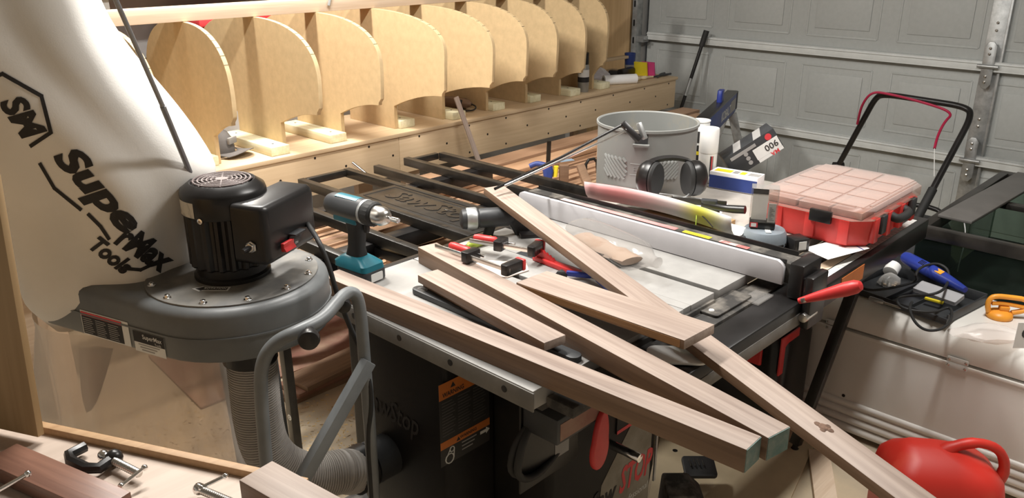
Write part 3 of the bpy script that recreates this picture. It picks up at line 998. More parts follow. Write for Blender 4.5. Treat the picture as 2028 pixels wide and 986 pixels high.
T_ = frame(a, ax) @ Matrix.Rotation(math.pi / 2, 4, 'Y')
H_.lathe([(.0075, -.01), (.0085, .005), (.011, .03), (.0145, .075), (.0175, .115), (.0165, .14), (.011, .153), (.0001, .158)], 24, T_)
H_.build('handle', M_red, fe, smooth=True, **W)
MB().bar(a - ax * .002, a + ax * .012, .018, .012).build('lever', M_steel, fe, bevel=.002, **W)

# ---------------------------------------------------------------- folding outfeed table
of = thing('outfeed_table', 'black slatted folding outfeed frame with an embossed plate behind the saw', 'outfeed table', (1.85, 2.2, 0))
OZ = .85
E1 = 2.645
bars = [(1.275, 1.73, E1), (1.455, 1.73, E1), (1.64, 1.73, E1), (1.845, 1.73, E1), (1.955, 1.73, 2.60), (2.115, 1.73, 2.61), (2.27, 1.73, 2.57)]
for x, a, b in bars:
    s_ = MB().bb((x - .014, a, OZ - .032), (x + .014, b, OZ)).build('slat', M_blackm, of, bevel=.002, **W)
    for y in (1.85, 2.3):
        MB().prism(rrect(.012, .022, .005), (x, y, OZ + .0002), (1, 0, 0), (0, 1, 0), .0004).build('slot', M_black, s_, **W)
for xa, xb, y in ((1.275, 1.455, E1), (1.64, 1.845, E1), (2.115, 2.27, 2.59)):
    MB().bar((xa + .015, y - .012, OZ - .014), (xb - .015, y - .012, OZ - .014), .022, .026).build('end_bar', M_blackm, of, bevel=.002, **W)
for y in (1.98, 2.36):
    MB().bb((1.20, y - .025, OZ - .085), (2.34, y + .025, OZ - .033)).build('cross_beam', M_black, of, bevel=.002, **W)
pl_ = MB().bb((1.655, 1.735, OZ - .01), (1.830, 2.33, OZ - .002)).build('plate', M_blackm, of, bevel=.001, **W)
for a, b in (((1.672, 1.76), (1.672, 2.305)), ((1.672, 2.305), (1.813, 2.305)), ((1.813, 2.305), (1.813, 1.76)), ((1.813, 1.76), (1.672, 1.76))):
    MB().tube([(a[0], a[1], OZ - .002), (b[0], b[1], OZ - .002)], .002, 6).build('border_bead', M_blackm, pl_, **W)
tx = text('SawStop', (1.742, 2.03, OZ - .002), (0, -1, 0), (1, 0, 0), .115, M_black, pl_, 'embossed_lettering', shear=.25, bold=.01, width=.44, depth=0, **W)
sol = tx.modifiers.new('relief', 'SOLIDIFY')
sol.thickness = .004
sol.offset = 0
for x, y in ((1.289, 2.26), (2.26, 1.96)):
    l_ = MB().bar((x, y, .01), (x, y + .02, OZ - .085), .03, .03, (0, 1, 0)).build('leg', M_blackm, of, bevel=.002, **W)
    MB().bar((x, y, 0), (x, y, .012), .034, .034, (0, 1, 0)).build('foot_cap', M_rubber, l_, **W)
    MB().lathe([(.011, 0), (.011, .0006)], 18, Matrix.Translation((x - .0152, y - .0, .155)) @ Matrix.Rotation(-math.pi / 2, 4, 'Y')).build('sticker', M_wprint, l_, **W)
    text('G', (x - .0160, y, .155), (0, -1, 0), (0, 0, 1), .018, M_print, l_, **W)
for x in (1.46, 2.1):
    MB().bar((x, 1.728, .80), (x, 1.96, OZ - .06), .03, .03).build('strut', M_black, of, bevel=.002, **W)

# ---------------------------------------------------------------- canoe strips piled below and behind the outfeed frame
random.seed(11)
tones = [wood('strip_tone', a_, b_, rough=.55, fine=120, coarse=10) for a_, b_ in (((.30, .17, .10), (.42, .26, .16)), ((.46, .30, .17), (.60, .42, .26)), ((.20, .11, .07), (.31, .18, .12)), ((.60, .44, .28), (.72, .56, .39)), ((.36, .20, .11), (.48, .30, .18)))]
tone_w = ['reddish brown', 'honey brown', 'dark brown', 'pale cream', 'warm brown']
n = 0
for layer in range(4):
    y = 2.02 + .02 * layer
    while y < 2.80 - .03 * layer:
        wv = random.choice((.019, .022, .022, .03))
        if layer == 3 and random.random() < .35:
            y += wv + .008
            continue
        k = random.choice((0, 0, 1, 2, 2, 3, 4, 4))
        x0 = 1.42 + random.uniform(-.08, .2)
        x1 = (3.5 if y < 2.45 else 4.15) + random.uniform(-.3, .1)
        ob = MB().bb((-(x1 - x0) / 2, -wv / 2, 0), ((x1 - x0) / 2, wv / 2, .0065 + .0115 * (random.random() < .25))).build('cedar_strip', tones[k])
        z = .610 + layer * .0195
        ob.matrix_basis = frame(((x0 + x1) / 2, y + wv / 2, z), (1, 0, 0))
        tag(ob, f'{tone_w[k]} long thin wood strip in the pile under the outfeed frame', 'wood strip', f'{tone_w[k]} strips in the pile under the outfeed frame')
        y += wv + .0015 + (random.random() < .15) * .015
        n += 1
# wide boards on the far side of the pile
for i, (y, z, x0, x1, wv, l) in enumerate(((2.71, .690, 2.3, 4.45, .12, 'wide brown board lying topmost at the far side of the strip pile'), (2.56, .690, 2.0, 4.35, .10, 'narrower brown board beside the widest board on the strip pile'))):
    ob = MB().bb((-(x1 - x0) / 2, -wv / 2, 0), ((x1 - x0) / 2, wv / 2, .018)).build('wide_board', tones[0 if i == 0 else 4], bevel=.001)
    ob.matrix_basis = frame(((x0 + x1) / 2, y, z), (1, .015, 0))
    tag(ob, l, 'board')
# bearers under the pile
for i, (x, l) in enumerate(((1.80, 'plain sawhorse holding the strip pile under the near outfeed end'), (3.3, 'plain sawhorse holding the middle of the strip pile'))):
    hs = thing('sawhorse', l, 'sawhorse', (x, 2.45, 0))
    MB().bb((x - .045, 1.95, .56), (x + .045, 2.95, .609)).build('beam', M_pine, hs, bevel=.003, **W)
    for y in (2.03, 2.87):
        for s_ in (-1, 1):
            MB().bar((x + s_ * .01, y, .56), (x + s_ * .2, y, .0), .07, .025, (1, 0, .1)).build('leg', M_pine, hs, **W)
print('strips', n)
# ================================================================ dust collector
def Fp(px, py, d):
    """point on the sight line at horizontal forward distance d"""
    r_ = ray(px, py)
    return EYE + r_ * (d / r_.dot(fh))


DC = V(.811, 1.612, 0)
ddir = V(-.29, .957, 0).normalized()
dn = V(-ddir.y, ddir.x, 0)          # toward -x side
dc = thing('dust_collector', 'grey dust collector with black motor, white filter bag and clear lower bag', 'dust collector', (.82, 1.606, 0))


def stadium(R_, Ls, z, inset=0.0, n=20):
    R_ -= inset
    pts = []
    a0 = math.atan2(-ddir.y, -ddir.x)
    for k in range(n + 1):
        a = a0 - math.pi / 2 + math.pi * k / n
        pts.append(V(DC.x + R_ * math.cos(a), DC.y + R_ * math.sin(a), z))
    E_ = DC + ddir * Ls
    for k in range(n + 1):
        a = a0 + math.pi / 2 + math.pi * k / n
        pts.append(V(E_.x + R_ * math.cos(a), E_.y + R_ * math.sin(a), z))
    return pts


m = MB()
m.loft([stadium(.203, .36, z, i_) for z, i_ in ((.884, .012), (.888, .004), (.894, 0), (.938, 0), (.9385, -.003), (.942, -.003), (.9425, 0), (.982, 0), (.990, .003), (.996, .009), (1.0, .02))])
hs_ = m.build('housing', M_grey, dc, smooth=True, angle=50, **W)
MB().lathe([(.18, 1.0005), (.18, 1.0035), (.178, 1.0042)], 56, Matrix.Translation(DC)).build('top_plate', M_greyplate, dc, smooth=True, **W)
for k in range(12):
    a = 2 * math.pi * (k + .35) / 12
    q = DC + V(.166 * math.cos(a), .166 * math.sin(a), 1.0042)
    MB().lathe([(.009, 0), (.009, .0015), (.0058, .002), (.0058, .0065), (.004, .0075)], 6, Matrix.Translation(q) @ Matrix.Rotation(a, 4, 'Z')).build('bolt', M_chrome, dc, bevel=.0006, **W)
# rotation arrow sticker
c = Zp(420, 572, 1.0046)
u_ = (Zp(452, 572, 1.0046) - c).normalized()
v_ = V(-u_.y, u_.x, 0)
stk = MB().prism([(-.042, 0), (-.022, .013), (-.02, .009), (.036, .009), (.036, -.011), (-.02, -.011), (-.022, -.015)], c, u_, v_, .0006).build('rotation_sticker', M_wprint, dc, **W)
MB().prism([(-.035, 0), (-.02, .009), (-.018, .006), (.032, .006), (.032, -.008), (-.018, -.008), (-.02, -.011)], c + V(0, 0, .0006), u_, v_, .0003).build('arrow', M_print, stk, **W)
text('ROTATION', c + u_ * .007 + V(0, 0, .0010), u_, v_, .0125, M_wprint, stk, bold=.01, width=.045, depth=.0001, **W)

# motor
TM = Matrix.Translation(DC)
MB().lathe([(.08, 1.004), (.08, 1.012), (.074, 1.016), (.074, 1.034)], 40, TM).build('motor_flange', M_black, dc, smooth=True, **W)
prof_n = 80
rings = []
for z in (1.034, 1.038, 1.150):
    rings.append([V(DC.x + (.085 if (k // 2) % 2 else .077) * math.cos(2 * math.pi * k / prof_n) * (.95 if z < 1.036 else 1), DC.y + (.085 if (k // 2) % 2 else .077) * math.sin(2 * math.pi * k / prof_n) * (.95 if z < 1.036 else 1), z) for k in range(prof_n)])
MB().loft(rings).build('motor_body', M_black, dc, smooth=True, angle=30, **W)
MB().lathe([(.0865, 1.148), (.088, 1.150), (.088, 1.192), (.085, 1.201), (.067, 1.214), (.064, 1.213), (.060, 1.209)], 48, TM, caps=False).build('motor_cowl', M_black, dc, smooth=True, **W)
m = MB()
for r_ in (.012, .022, .031, .040, .049, .058):
    m.tube([(DC.x + r_ * math.cos(6.2832 * k / 36), DC.y + r_ * math.sin(6.2832 * k / 36), 1.2145) for k in range(36)], .0021, 6, closed=True)
for k in range(8):
    a = 6.2832 * (k + .3) / 8
    m.tube([(DC.x + .01 * math.cos(a), DC.y + .01 * math.sin(a), 1.2145), (DC.x + .062 * math.cos(a), DC.y + .062 * math.sin(a), 1.213)], .0022, 6)
m.lathe([(.013, 1.2125), (.013, 1.2165)], 16, TM)
m.build('fan_grille', pm('dusty_grille', (.16, .125, .12), .5), dc, **W)
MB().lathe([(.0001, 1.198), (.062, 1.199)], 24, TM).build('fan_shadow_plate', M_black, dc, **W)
a0 = math.atan2(-fh.y, -fh.x)
m = MB()
rings = []
for z in (1.153, 1.185):
    rings.append([V(DC.x + .0886 * math.cos(a0 - 1.05 + .62 * k / 8), DC.y + .0886 * math.sin(a0 - 1.05 + .62 * k / 8), z) for k in range(9)])
m.loft(rings, closed=False)
m.build('rating_plate', pm('plate_print', (.62, .58, .50), .4, col2=(.30, .28, .25), thr=(.5, .62), scale=60, stretch=(1, 1, .3)), dc, **W)
a = a0 - .28
MB().lathe([(.006, 0), (.006, .002), (.003, .003)], 12, Matrix.Translation((DC.x + .088 * math.cos(a), DC.y + .088 * math.sin(a), 1.149)) @ Matrix.Rotation(a, 4, 'Z') @ Matrix.Rotation(math.pi / 2, 4, 'Y')).build('motor_screw', M_chrome, dc, **W)
# switch box on the side of the motor
bh = math.radians(24.6)
bx, bn = V(math.cos(bh), math.sin(bh), 0), V(math.sin(bh), -math.cos(bh), 0)
Q = Zp(526, 472, 1.122)
BL, BD, BH = .19, .078, .128
m = MB()
rings = []
for d_, ins, rr in ((-BD, 0, .012), (-.012, 0, .014), (-.004, .004, .014), (0, .012, .012)):
    rings.append([Q + bx * (BL / 2 + px_) + V(0, 0, pz_) + bn * d_ for px_, pz_ in rrect(BL - 2 * ins, BH - 2 * ins, rr, 5)])
m.loft(rings)
jb_ = m.build('switch_box', M_black, dc, smooth=True, angle=55, **W)
c = Q + bx * .098 + V(0, 0, -.034) + bn * .001
MB().prism(rrect(.044, .026, .003), c, bx, V(0, 0, 1), .004).build('switch_frame', M_dgrey, jb_, bevel=.001, **W)
sw_ = MB()
sw_.prism([(-.009, 0), (.009, 0), (.009, .013), (0, .007), (-.009, .008)], c + bx * -.019 + bn * .004, V(0, 0, -1), bn, .038)
sw_.build('rocker', M_red, jb_, bevel=.001, **W)
text('ON', c + bx * -.012 + bn * .012 + V(0, 0, -.002), bx, V(0, 0, 1), .007, M_wprint, jb_, **W)
MB().bar(c + V(0, 0, .016) + bn * .008 - bx * .02, c + V(0, 0, .016) + bn * .008 + bx * .02, .018, .003, (0, 0, 1)).build('switch_hood', M_dgrey, jb_, **W)
q = Q - bx * .001 - bn * .035 + V(0, 0, -.022)
TT = frame(q, -bx) @ Matrix.Rotation(math.pi / 2, 4, 'Y')
MB().lathe([(.013, 0), (.013, .003), (.010, .004), (.010, .009)], 6, TT).build('gland_nut', M_steel, jb_, bevel=.001, **W)
MB().lathe([(.0055, .008), (.0065, .012), (.005, .03)], 12, TT).build('gland_lever', M_black, jb_, smooth=True, **W)
# power cord
pts = [Q + bx * (BL - .004) + V(0, 0, -.02) - bn * .03, Fp(628, 470, 1.64), Fp(650, 520, 1.62), Fp(668, 585, 1.60), Fp(690, 640, 1.63), Fp(722, 710, 1.61), Fp(738, 790, 1.60), Fp(728, 860, 1.6), Fp(735, 960, 1.6), Fp(740, 1050, 1.6)]
MB().tube(pts, .0055, 10, smooth=3).build('power_cord', M_rubber, dc, smooth=True, **W)

# labels on the housing side: near straight side
R0 = .203 + .0008
so = DC + dn * R0


def side_pt(px, py):
    # vertical plane of the near side
    r_ = ray(px, py)
    t_ = (so - EYE).dot(dn) / r_.dot(dn)
    return EYE + r_ * t_


su = -ddir
c0, c1 = side_pt(138, 650), side_pt(255, 673)
cz = .9345


def side_rect(name, ca, w_, h_, mat_, par, off=0.0):
    return MB().prism([(0, 0), (w_, 0), (w_, h_), (0, h_)], ca + dn * off, su, V(0, 0, 1), .0006).build(name, mat_, par, **W)


wl = .145
o0 = so + ddir * .245 + V(0, 0, .892)
lb = side_rect('safety_label', o0, wl, .056, M_wprint, hs_)
side_rect('label_field', o0 + su * .0025 + V(0, 0, .0025), wl - .022, .051, M_print, lb, .0006)
side_rect('label_red_band', o0 + su * .0025 + V(0, 0, .0455), wl - .022, .008, M_rprint, lb, .0012)
for j in range(3):
    for k in range(8):
        side_rect('print_line', o0 + su * (.006 + j * .039) + V(0, 0, .006 + k * .0047), .025 + .008 * ((k * 3 + j) % 4) / 4, .0015, M_gprint, lb, .0012)
o1 = o0 + su * (wl + .012) + V(0, 0, -.004)
lb2 = side_rect('maker_label', o1, .088, .046, M_wprint, hs_)
side_rect('label_field', o1 + V(0, 0, .022), .088, .024, M_print, lb2, .0006)
text('SuperMax', o1 + su * .055 + V(0, 0, .036) + dn * .0014, su, V(0, 0, 1), .014, M_wprint, lb2, bold=.01, width=.055, **W)
text('Tools', o1 + su * .070 + V(0, 0, .0265) + dn * .0014, su, V(0, 0, 1), .008, M_wprint, lb2, **W)
for k in range(3):
    side_rect('print_line', o1 + su * (.012 + .004 * k) + V(0, 0, .0165 - .006 * k), .06 - .012 * k, .0022, M_gprint, lb2, .0006)

# filter bag (upper): soft leaning tube
BAGD = 1.87
lev = [  # row, left px, right px, depth ratio, forward distance
    (606, 105, 372, .62, 1.80), (580, 84, 380, .72, 1.79), (545, 62, 388, .80, 1.78), (505, 45, 386, .78, 1.78), (470, 30, 388, .80, 1.78), (430, 20, 396, .82, 1.78), (385, 5, 412, .80, 1.78), (340, -12, 414, .80, 1.77), (290, -40, 385, .82, 1.76),
    (240, -70, 350, .84, 1.75), (190, -100, 312, .86, 1.74), (140, -128, 272, .88, 1.73), (90, -155, 236, .9, 1.72), (40, -180, 206, .9, 1.71), (-20, -205, 180, .9, 1.70), (-90, -230, 150, .9, 1.69), (-160, -240, 110, .9, 1.68)]
rings = []
NB = 72
for i, (row, l, r, dr, fd) in enumerate(lev):
    cpt = Fp((l + r) / 2, row, fd)
    ha = (Fp(r, row, fd) - Fp(l, row, fd)).length / 2
    ring = []
    for k in range(NB):
        a = 2 * math.pi * k / NB
        t = i / (len(lev) - 1)
        fold = .050 * math.sin(3 * a + 3.0 * t + .6) * (.5 + .5 * t) + .032 * math.sin(5 * a - 4 * t + 1.2) + .02 * math.sin(8 * a + 6 * t)
        fold += .05 * noise.noise(V(math.cos(a) * 1.3, math.sin(a) * 1.3, t * 3.5))
        fold *= .35 + .65 * min(1, i / 6)
        for a1, a2, am, wd0 in ((-.35, -1.25, -.075, .20), (-.75, -1.75, .06, .22), (-1.2, -2.25, -.06, .2), (-1.9, -2.6, .05, .25)):
            ac = a1 + (a2 - a1) * t
            da = (a - ac + math.pi) % (2 * math.pi) - math.pi
            fold += am * math.exp(-(da / wd0) ** 2) * min(1, i / 4)
        if i < 7:   # slumped roll just above the collar
            fold += .10 * (math.sin(i * 1.35 + 1.2 * math.sin(a * 1.0 + .5)) * .5) * (1 - i / 7)
        sx = 1 + fold * .55
        sy = dr * (1 + fold * 1.3)
        zt = (.10 * (1 - min(1, i / 4))) * (-math.cos(a) * -.32)
        tilt = -.10 * math.cos(a) * max(0, 1 - i / 5) * -1
        ring.append(cpt + rt * (ha * math.cos(a) * sx) + fh * (ha * math.sin(a) * sy) + V(0, 0, max(0, tilt) * .9 if False else .05 * math.cos(a) * max(0, 1 - i / 6)))
    rings.append(ring)
# smooth the loft along its length
fine = []
for i in range(len(rings) - 1):
    for s_ in range(3):
        t = s_ / 3
        p0, p1, p2, p3 = rings[max(0, i - 1)], rings[i], rings[i + 1], rings[min(len(rings) - 1, i + 2)]
        fine.append([(p1[k] * 2 + (p2[k] - p0[k]) * t + (p0[k] * 2 - p1[k] * 5 + p2[k] * 4 - p3[k]) * t * t + (p1[k] * 3 - p0[k] - p2[k] * 3 + p3[k]) * t ** 3) * .5 for k in range(NB)])
fine.append(rings[-1])
mbag = MB().loft(fine)
bag = mbag.build('filter_bag', M_cloth, dc, smooth=True, angle=180, **W)
bvh = BVHTree.FromPolygons(mbag.v, mbag.f)


def print_on_bag(vs, fs, name, origin, ux, uy, step=.02):
    """flat artwork laid onto the cloth: cut fine, then dropped onto the surface"""
    bm = bmesh.new()
    bv = [bm.verts.new((p[0], p[1], 0)) for p in vs]
    for f in fs:
        try:
            bm.faces.new([bv[i] for i in f])
        except ValueError:
            pass
    xs = [p[0] for p in vs]
    ys = [p[1] for p in vs]
    for lo, hi, ax in ((min(xs), max(xs), 0), (min(ys), max(ys), 1)):
        t = lo + step
        while t < hi:
            co = [0, 0, 0]
            no = [0, 0, 0]
            co[ax] = t
            no[ax] = 1
            bmesh.ops.bisect_plane(bm, geom=bm.verts[:] + bm.edges[:] + bm.faces[:], plane_co=co, plane_no=no)
            t += step
    mb = MB()
    vl = []
    dirn = fw
    for v in bm.verts:
        p = origin + ux * v.co.x + uy * v.co.y
        dirn = (p - EYE).normalized()
        hit, nrm, _, _ = bvh.ray_cast(EYE + dirn * .9, dirn)
        if hit is None:
            vl.append(None)
            continue
        if nrm.dot(dirn) > 0:
            nrm = -nrm
        vl.append(hit + nrm * .0016)
    bm.verts.index_update()
    ok = [f for f in bm.faces if all(vl[v.index] is not None for v in f.verts)]
    mb.add([p or EYE for p in vl], [[v.index for v in f.verts] for f in ok])
    if not ok:
        bm.free()
        return None
    bm.free()
    return mb.build(name, M_print, bag, **W)


def art(px, py, ang, d=1.62):
    """origin and axes of artwork facing the viewer's side, turned by ang in the picture plane"""
    o_ = EYE + ray(px, py) * (d / ray(px, py).dot(fw))
    a = math.radians(ang)
    return o_, rt * math.cos(a) + up * math.sin(a), -rt * math.sin(a) + up * math.cos(a)


K = 1.62 / F_PX


def bag_text(s_, px, py, ang, wpx, hpx, name, shear=.3, bold=.045):
    vs, fs, x0, x1, y0, y1 = text_geo(s_, shear, bold, 3)
    o_, ux, uy = art(px, py, ang)
    sx, sy = wpx * K / (x1 - x0), hpx * K / (y1 - y0)
    print_on_bag([((p[0] - (x0 + x1) / 2) * sx, (p[1] - (y0 + y1) / 2) * sy) for p in vs], fs, name, o_, ux, uy, .012)


bag_text('Supe', 190, 378, -47, 215, 72, 'bag_lettering')
bag_text('rMax', 288, 492, -33, 120, 52, 'bag_lettering')
bag_text('Tools', 222, 506, -38, 90, 34, 'bag_lettering')
bag_text('SM', 46, 232, -56, 100, 52, 'bag_lettering')


def bag_line(pts, w_, name):
    pts = [(Vector((x_, -y_))) for x_, y_ in pts]
    for a, b in zip(pts[:-1], pts[1:]):
        d_ = (b - a).normalized()
        n_ = Vector((-d_.y, d_.x)) * w_ / 2
        a2, b2 = a - d_ * w_ * .35, b + d_ * w_ * .35
        o_, ux, uy = art(0, 0, 0)
        cen = (a + b) / 2
        o_, ux, uy = art(cen.x, -cen.y, 0)
        print_on_bag([((p - cen).x * K, (p - cen).y * K) for p in (a2 - n_, b2 - n_, b2 + n_, a2 + n_)], [(0, 1, 2, 3)], name, o_, ux, uy, .015)


bag_line([(5, 146), (82, 190), (101, 262), (62, 288)], 8, 'emblem_outline')
bag_line([(5, 146), (-20, 156)], 8, 'emblem_outline')
bag_line([(80, 324), (108, 372), (160, 414)], 7, 'underline')
bag_line([(176, 424), (200, 448), (216, 472)], 7, 'underline')
bag_line([(242, 530), (278, 534), (312, 518)], 7, 'underline')
# bag support rod in three steps
rp = [DC + V(.05, .10, 1.004), Fp(380, 350, 1.72), Fp(322, 210, 1.60), Fp(225, -10, 1.50)]
for k in range(3):
    MB().tube([rp[k], rp[k + 1]], (.006, .0058, .0045)[k], 10).build('support_rod', M_rod, dc, smooth=True, **W)
# lower clear bag
BC = DC + ddir * .36
rings = []
for i, (z, r_) in enumerate(((.872, .204), (.84, .20), (.78, .205), (.68, .215), (.55, .225), (.42, .235), (.28, .24), (.16, .235), (.10, .19))):
    ring = []
    for k in range(64):
        a = 6.2832 * k / 64
        f_ = 1 + (.10 * noise.noise(V(math.cos(a) * 2.2, math.sin(a) * 2.2, z * 2.0)) + .03 * math.sin(11 * a + z * 3) + .02 * math.sin(23 * a)) * min(1, (.872 - z) * 6)
        ring.append(V(BC.x + r_ * f_ * math.cos(a), BC.y + r_ * f_ * math.sin(a), z))
    rings.append(ring)
cbag = MB().loft(rings, cap0=False).build('clear_bag', M_film, dc, smooth=True, angle=180, **W)
MB().lathe([(.15, .11), (.2, .16), (.21, .24), (.17, .30), (.08, .34), (.0001, .35)], 32, Matrix.Translation(BC)).build('collected_dust', pm('dust', (.48, .36, .25), .95, var=.12, scale=25, bump=.4), dc, smooth=True, **W)
m = MB()
rings = []
for k in range(9):
    t = k / 8
    pp = Fp(190 - 14 * t, 690 + 122 * t, 1.72)
    wd_ = .034 * (1 - t) ** .6 + .006
    rings.append([pp - rt * wd_, pp - fh * .012, pp + rt * wd_, pp + fh * .012])
m.loft(rings)
m.build('bag_fold', clear('film_fold', (.45, .30, .20), .3, .6), cbag, smooth=True, angle=180, **W)
MB().bb((DC.x - .32, DC.y - .02, .05), (DC.x + .16, DC.y + .52, .085)).build('base', M_tubegrey, dc, bevel=.004, **W)
for dx, dy in ((-.28, .03), (.12, .03), (-.28, .47), (.12, .47)):
    MB().ball((DC.x + dx, DC.y + dy, .025), .025, 12).build('caster', M_rubber, dc, smooth=True, **W)
for dx, dy in ((.14, .10), (.14, .34)):
    MB().bar((DC.x + dx, DC.y + dy, .085), (DC.x + dx - .03, DC.y + dy, .873), .03, .03, (0, 1, 0)).build('post', M_tubegrey, dc, bevel=.002, **W)

# push frame: bent tube, brace, knobs
hp = [Fp(535, 1010, 1.43), Fp(524, 880, 1.43), Fp(516, 780, 1.43), Fp(518, 715, 1.43), Fp(545, 676, 1.44), Fp(592, 655, 1.45), Fp(640, 632, 1.50), Fp(668, 597, 1.56), Fp(688, 578, 1.60), Fp(706, 582, 1.61), Fp(714, 615, 1.61), Fp(721, 700, 1.61), Fp(733, 850, 1.61), Fp(742, 1000, 1.61)]
e0, e1 = hp[0].copy(), hp[-1].copy()
hp = [V(e0.x, e0.y, .06)] + hp + [V(e1.x, e1.y, .06)]
MB().tube(hp, .0135, 14, smooth=3).build('frame_tube', M_tubegrey, dc, smooth=True, **W)
MB().bar(Fp(730, 715, 1.60), Fp(598, 950, 1.46), .022, .03).build('brace', M_tubegrey, dc, bevel=.002, **W)
for (px_, py_, d_), r_ in (((612, 669, 1.425), .021), ((681, 603, 1.575), .015)):
    q = Fp(px_, py_, d_)
    TT = frame(q, -fh + rt * .2) @ Matrix.Rotation(math.pi / 2, 4, 'Y')
    MB().lathe([(r_ * .5, -.03), (r_ * .5, -.004), (r_ * .95, -.002), (r_, .006), (r_ * .9, .014), (r_ * .5, .017)], 24, TT).build('knob', M_black, dc, smooth=True, **W)
# suction hose
MB().lathe([(.058, .835), (.058, .872)], 32, Matrix.Translation(Fp(497, 715, 1.62) * 1.0 * V(1, 1, 0).length ** 0 - V(0, 0, Fp(497, 715, 1.62).z))).build('inlet_collar', M_black, dc, smooth=True, **W)
hpth = [Fp(498, 712, 1.62), Fp(503, 760, 1.62), Fp(510, 830, 1.62), Fp(525, 890, 1.62), Fp(562, 928, 1.63), Fp(618, 945, 1.66), Fp(690, 930, 1.72)]
hz_ = Fp(760, 905, 1.82).z
hpth += [V(.99, 1.495, hz_), V(1.04, 1.495, hz_)]
MB().lathe([(.05, 1.047), (.056, 1.047), (.056, 1.16), (.05, 1.16)], 28, Matrix.Translation((0, 1.495, hz_)) @ Matrix.Rotation(math.pi / 2, 4, 'Y')).build('dust_port', M_dgrey, saw, smooth=True, **W)
cur = [Vector(p) for p in hpth]
for _ in range(3):
    q_ = [cur[0]]
    for a, b in zip(cur[:-1], cur[1:]):
        q_ += [a * .75 + b * .25, a * .25 + b * .75]
    q_.append(cur[-1])
    cur = q_
acc = [0]
for a, b in zip(cur[:-1], cur[1:]):
    acc.append(acc[-1] + (b - a).length)
ribs = 92
pts, rad = [], []
for k in range(ribs * 3):
    s_ = acc[-1] * k / (ribs * 3 - 1)
    j = max(i for i in range(len(acc)) if acc[i] <= s_ + 1e-9)
    j = min(j, len(cur) - 2)
    t = (s_ - acc[j]) / max(1e-9, acc[j + 1] - acc[j])
    pts.append(cur[j].lerp(cur[j + 1], t))
    rad.append((.0485, .0535, .0535)[k % 3])
MB().tube(pts, rad, 24).build('hose', M_hose, dc, smooth=True, angle=60, **W)

hx = (hpth[-1] - hpth[-2]).normalized()
MB().lathe([(.056, -.012), (.060, -.012), (.060, .03), (.056, .03)], 28, frame(hpth[-1] - hx * .03, hx) @ Matrix.Rotation(math.pi / 2, 4, 'Y')).build('hose_clamp', M_black, dc, smooth=True, **W)

# ================================================================ bench in the near left corner
BZ = .95
bdir = V(-.43, .90, 0).normalized()
bpr = V(-.90, -.43, 0).normalized()      # toward the camera side
o = Zp(483, 945, BZ)
bench = thing('workbench', 'plywood topped bench with a raised brown edge in the near left corner', 'bench', (o.x, o.y, 0))
a_ = o + (-bdir) * .10
MB().prism([(0, 0), (1.05, 0), (1.05, .42), (0, .42)], V(a_.x, a_.y, BZ - .02), bdir, bpr, .02).build('top', M_plytop, bench, bevel=.001, **W)
MB().prism([(0, -.014), (1.05, -.014), (1.05, 0), (0, 0)], V(a_.x, a_.y, BZ - .03), bdir, bpr, .042).build('edge_strip', wood('mdf_strip', (.36, .21, .10), (.46, .29, .15)), bench, bevel=.001, **W)
for s_, t_ in ((.03, .02), (.95, .02), (.03, .36), (.95, .36)):
    q = a_ + bdir * s_ + bpr * t_
    MB().bb((q.x - .03, q.y - .03, 0), (q.x + .03, q.y + .03, BZ - .02)).build('leg', M_pine, bench, **W)
BR = Zp(88, 858, BZ + .013) + bpr * .012
TR = Yp(36, 357, BR.y - .03)
hv = TR - BR
hl = hv.length
ps = MB().prism([(0, 0), (.62, 0), (.62, hl), (0, hl)], (0, 0, 0), (1, 0, 0), (0, 0, 1), .012).build('plywood_sheet', M_ply, bevel=.0008)
ps.matrix_basis = frame(BR, bdir, hv.normalized())
tag(ps, 'brown plywood panel standing upright on the bench before the filter bag', 'panel')


def plank(name, label, cat, near0, near1, far0, far1, z0, z1, thick, mat, endmat=None, group=None, ext0=0, ext1=0, bevel=.0012):
    """board from the pixels of its top edges; z0, z1 heights of the top at both ends"""
    n0, n1, f0, f1 = Zp(*near0, z0), Zp(*near1, z1), Zp(*far0, z0), Zp(*far1, z1)
    c0_, c1_ = (n0 + f0) / 2, (n1 + f1) / 2
    ax_ = (c1_ - c0_).normalized()
    side = Vector((-ax_.y, ax_.x, 0)).normalized()
    wd_ = (abs((n0 - f0).dot(side)) + abs((n1 - f1).dot(side))) / 2
    ln = (c1_ - c0_).length + ext0 + ext1
    M_ = frame((c0_ - ax_ * ext0), ax_)
    root = thing(name, label, cat, M=M_, group=group)
    bo_ = MB().bb((0, -wd_ / 2, -thick), (ln, wd_ / 2, 0)).build('board', mat, root, bevel=bevel)
    if mat is M_walnut:      # darker brown material on the two long side faces
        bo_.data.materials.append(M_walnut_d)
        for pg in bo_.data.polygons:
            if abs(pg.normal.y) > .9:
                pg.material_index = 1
    if endmat:
        MB().bb((ln, -wd_ / 2 + .001, -thick + .001), (ln + .0012, wd_ / 2 - .001, -.001)).build('sealed_end', endmat, root)
    return root, ln, wd_


r_, ln_, wd_ = plank('walnut_rail', 'dark reddish walnut board lying along the near bench', 'board', (0, 925), (150, 1000), (0, 866), (302, 988), BZ + .028, BZ + .028, .026, M_walred)
a, b = Zp(537, 912, BZ + .05), Zp(475, 950, BZ + .05)
r_, ln_, wd_ = plank('walnut_block', 'grey-brown walnut block overhanging the right end of the near bench', 'wood block', (475, 950), (600, 1025), (537, 912), (705, 1000), BZ + .05, BZ + .05, .0495, M_walnut)


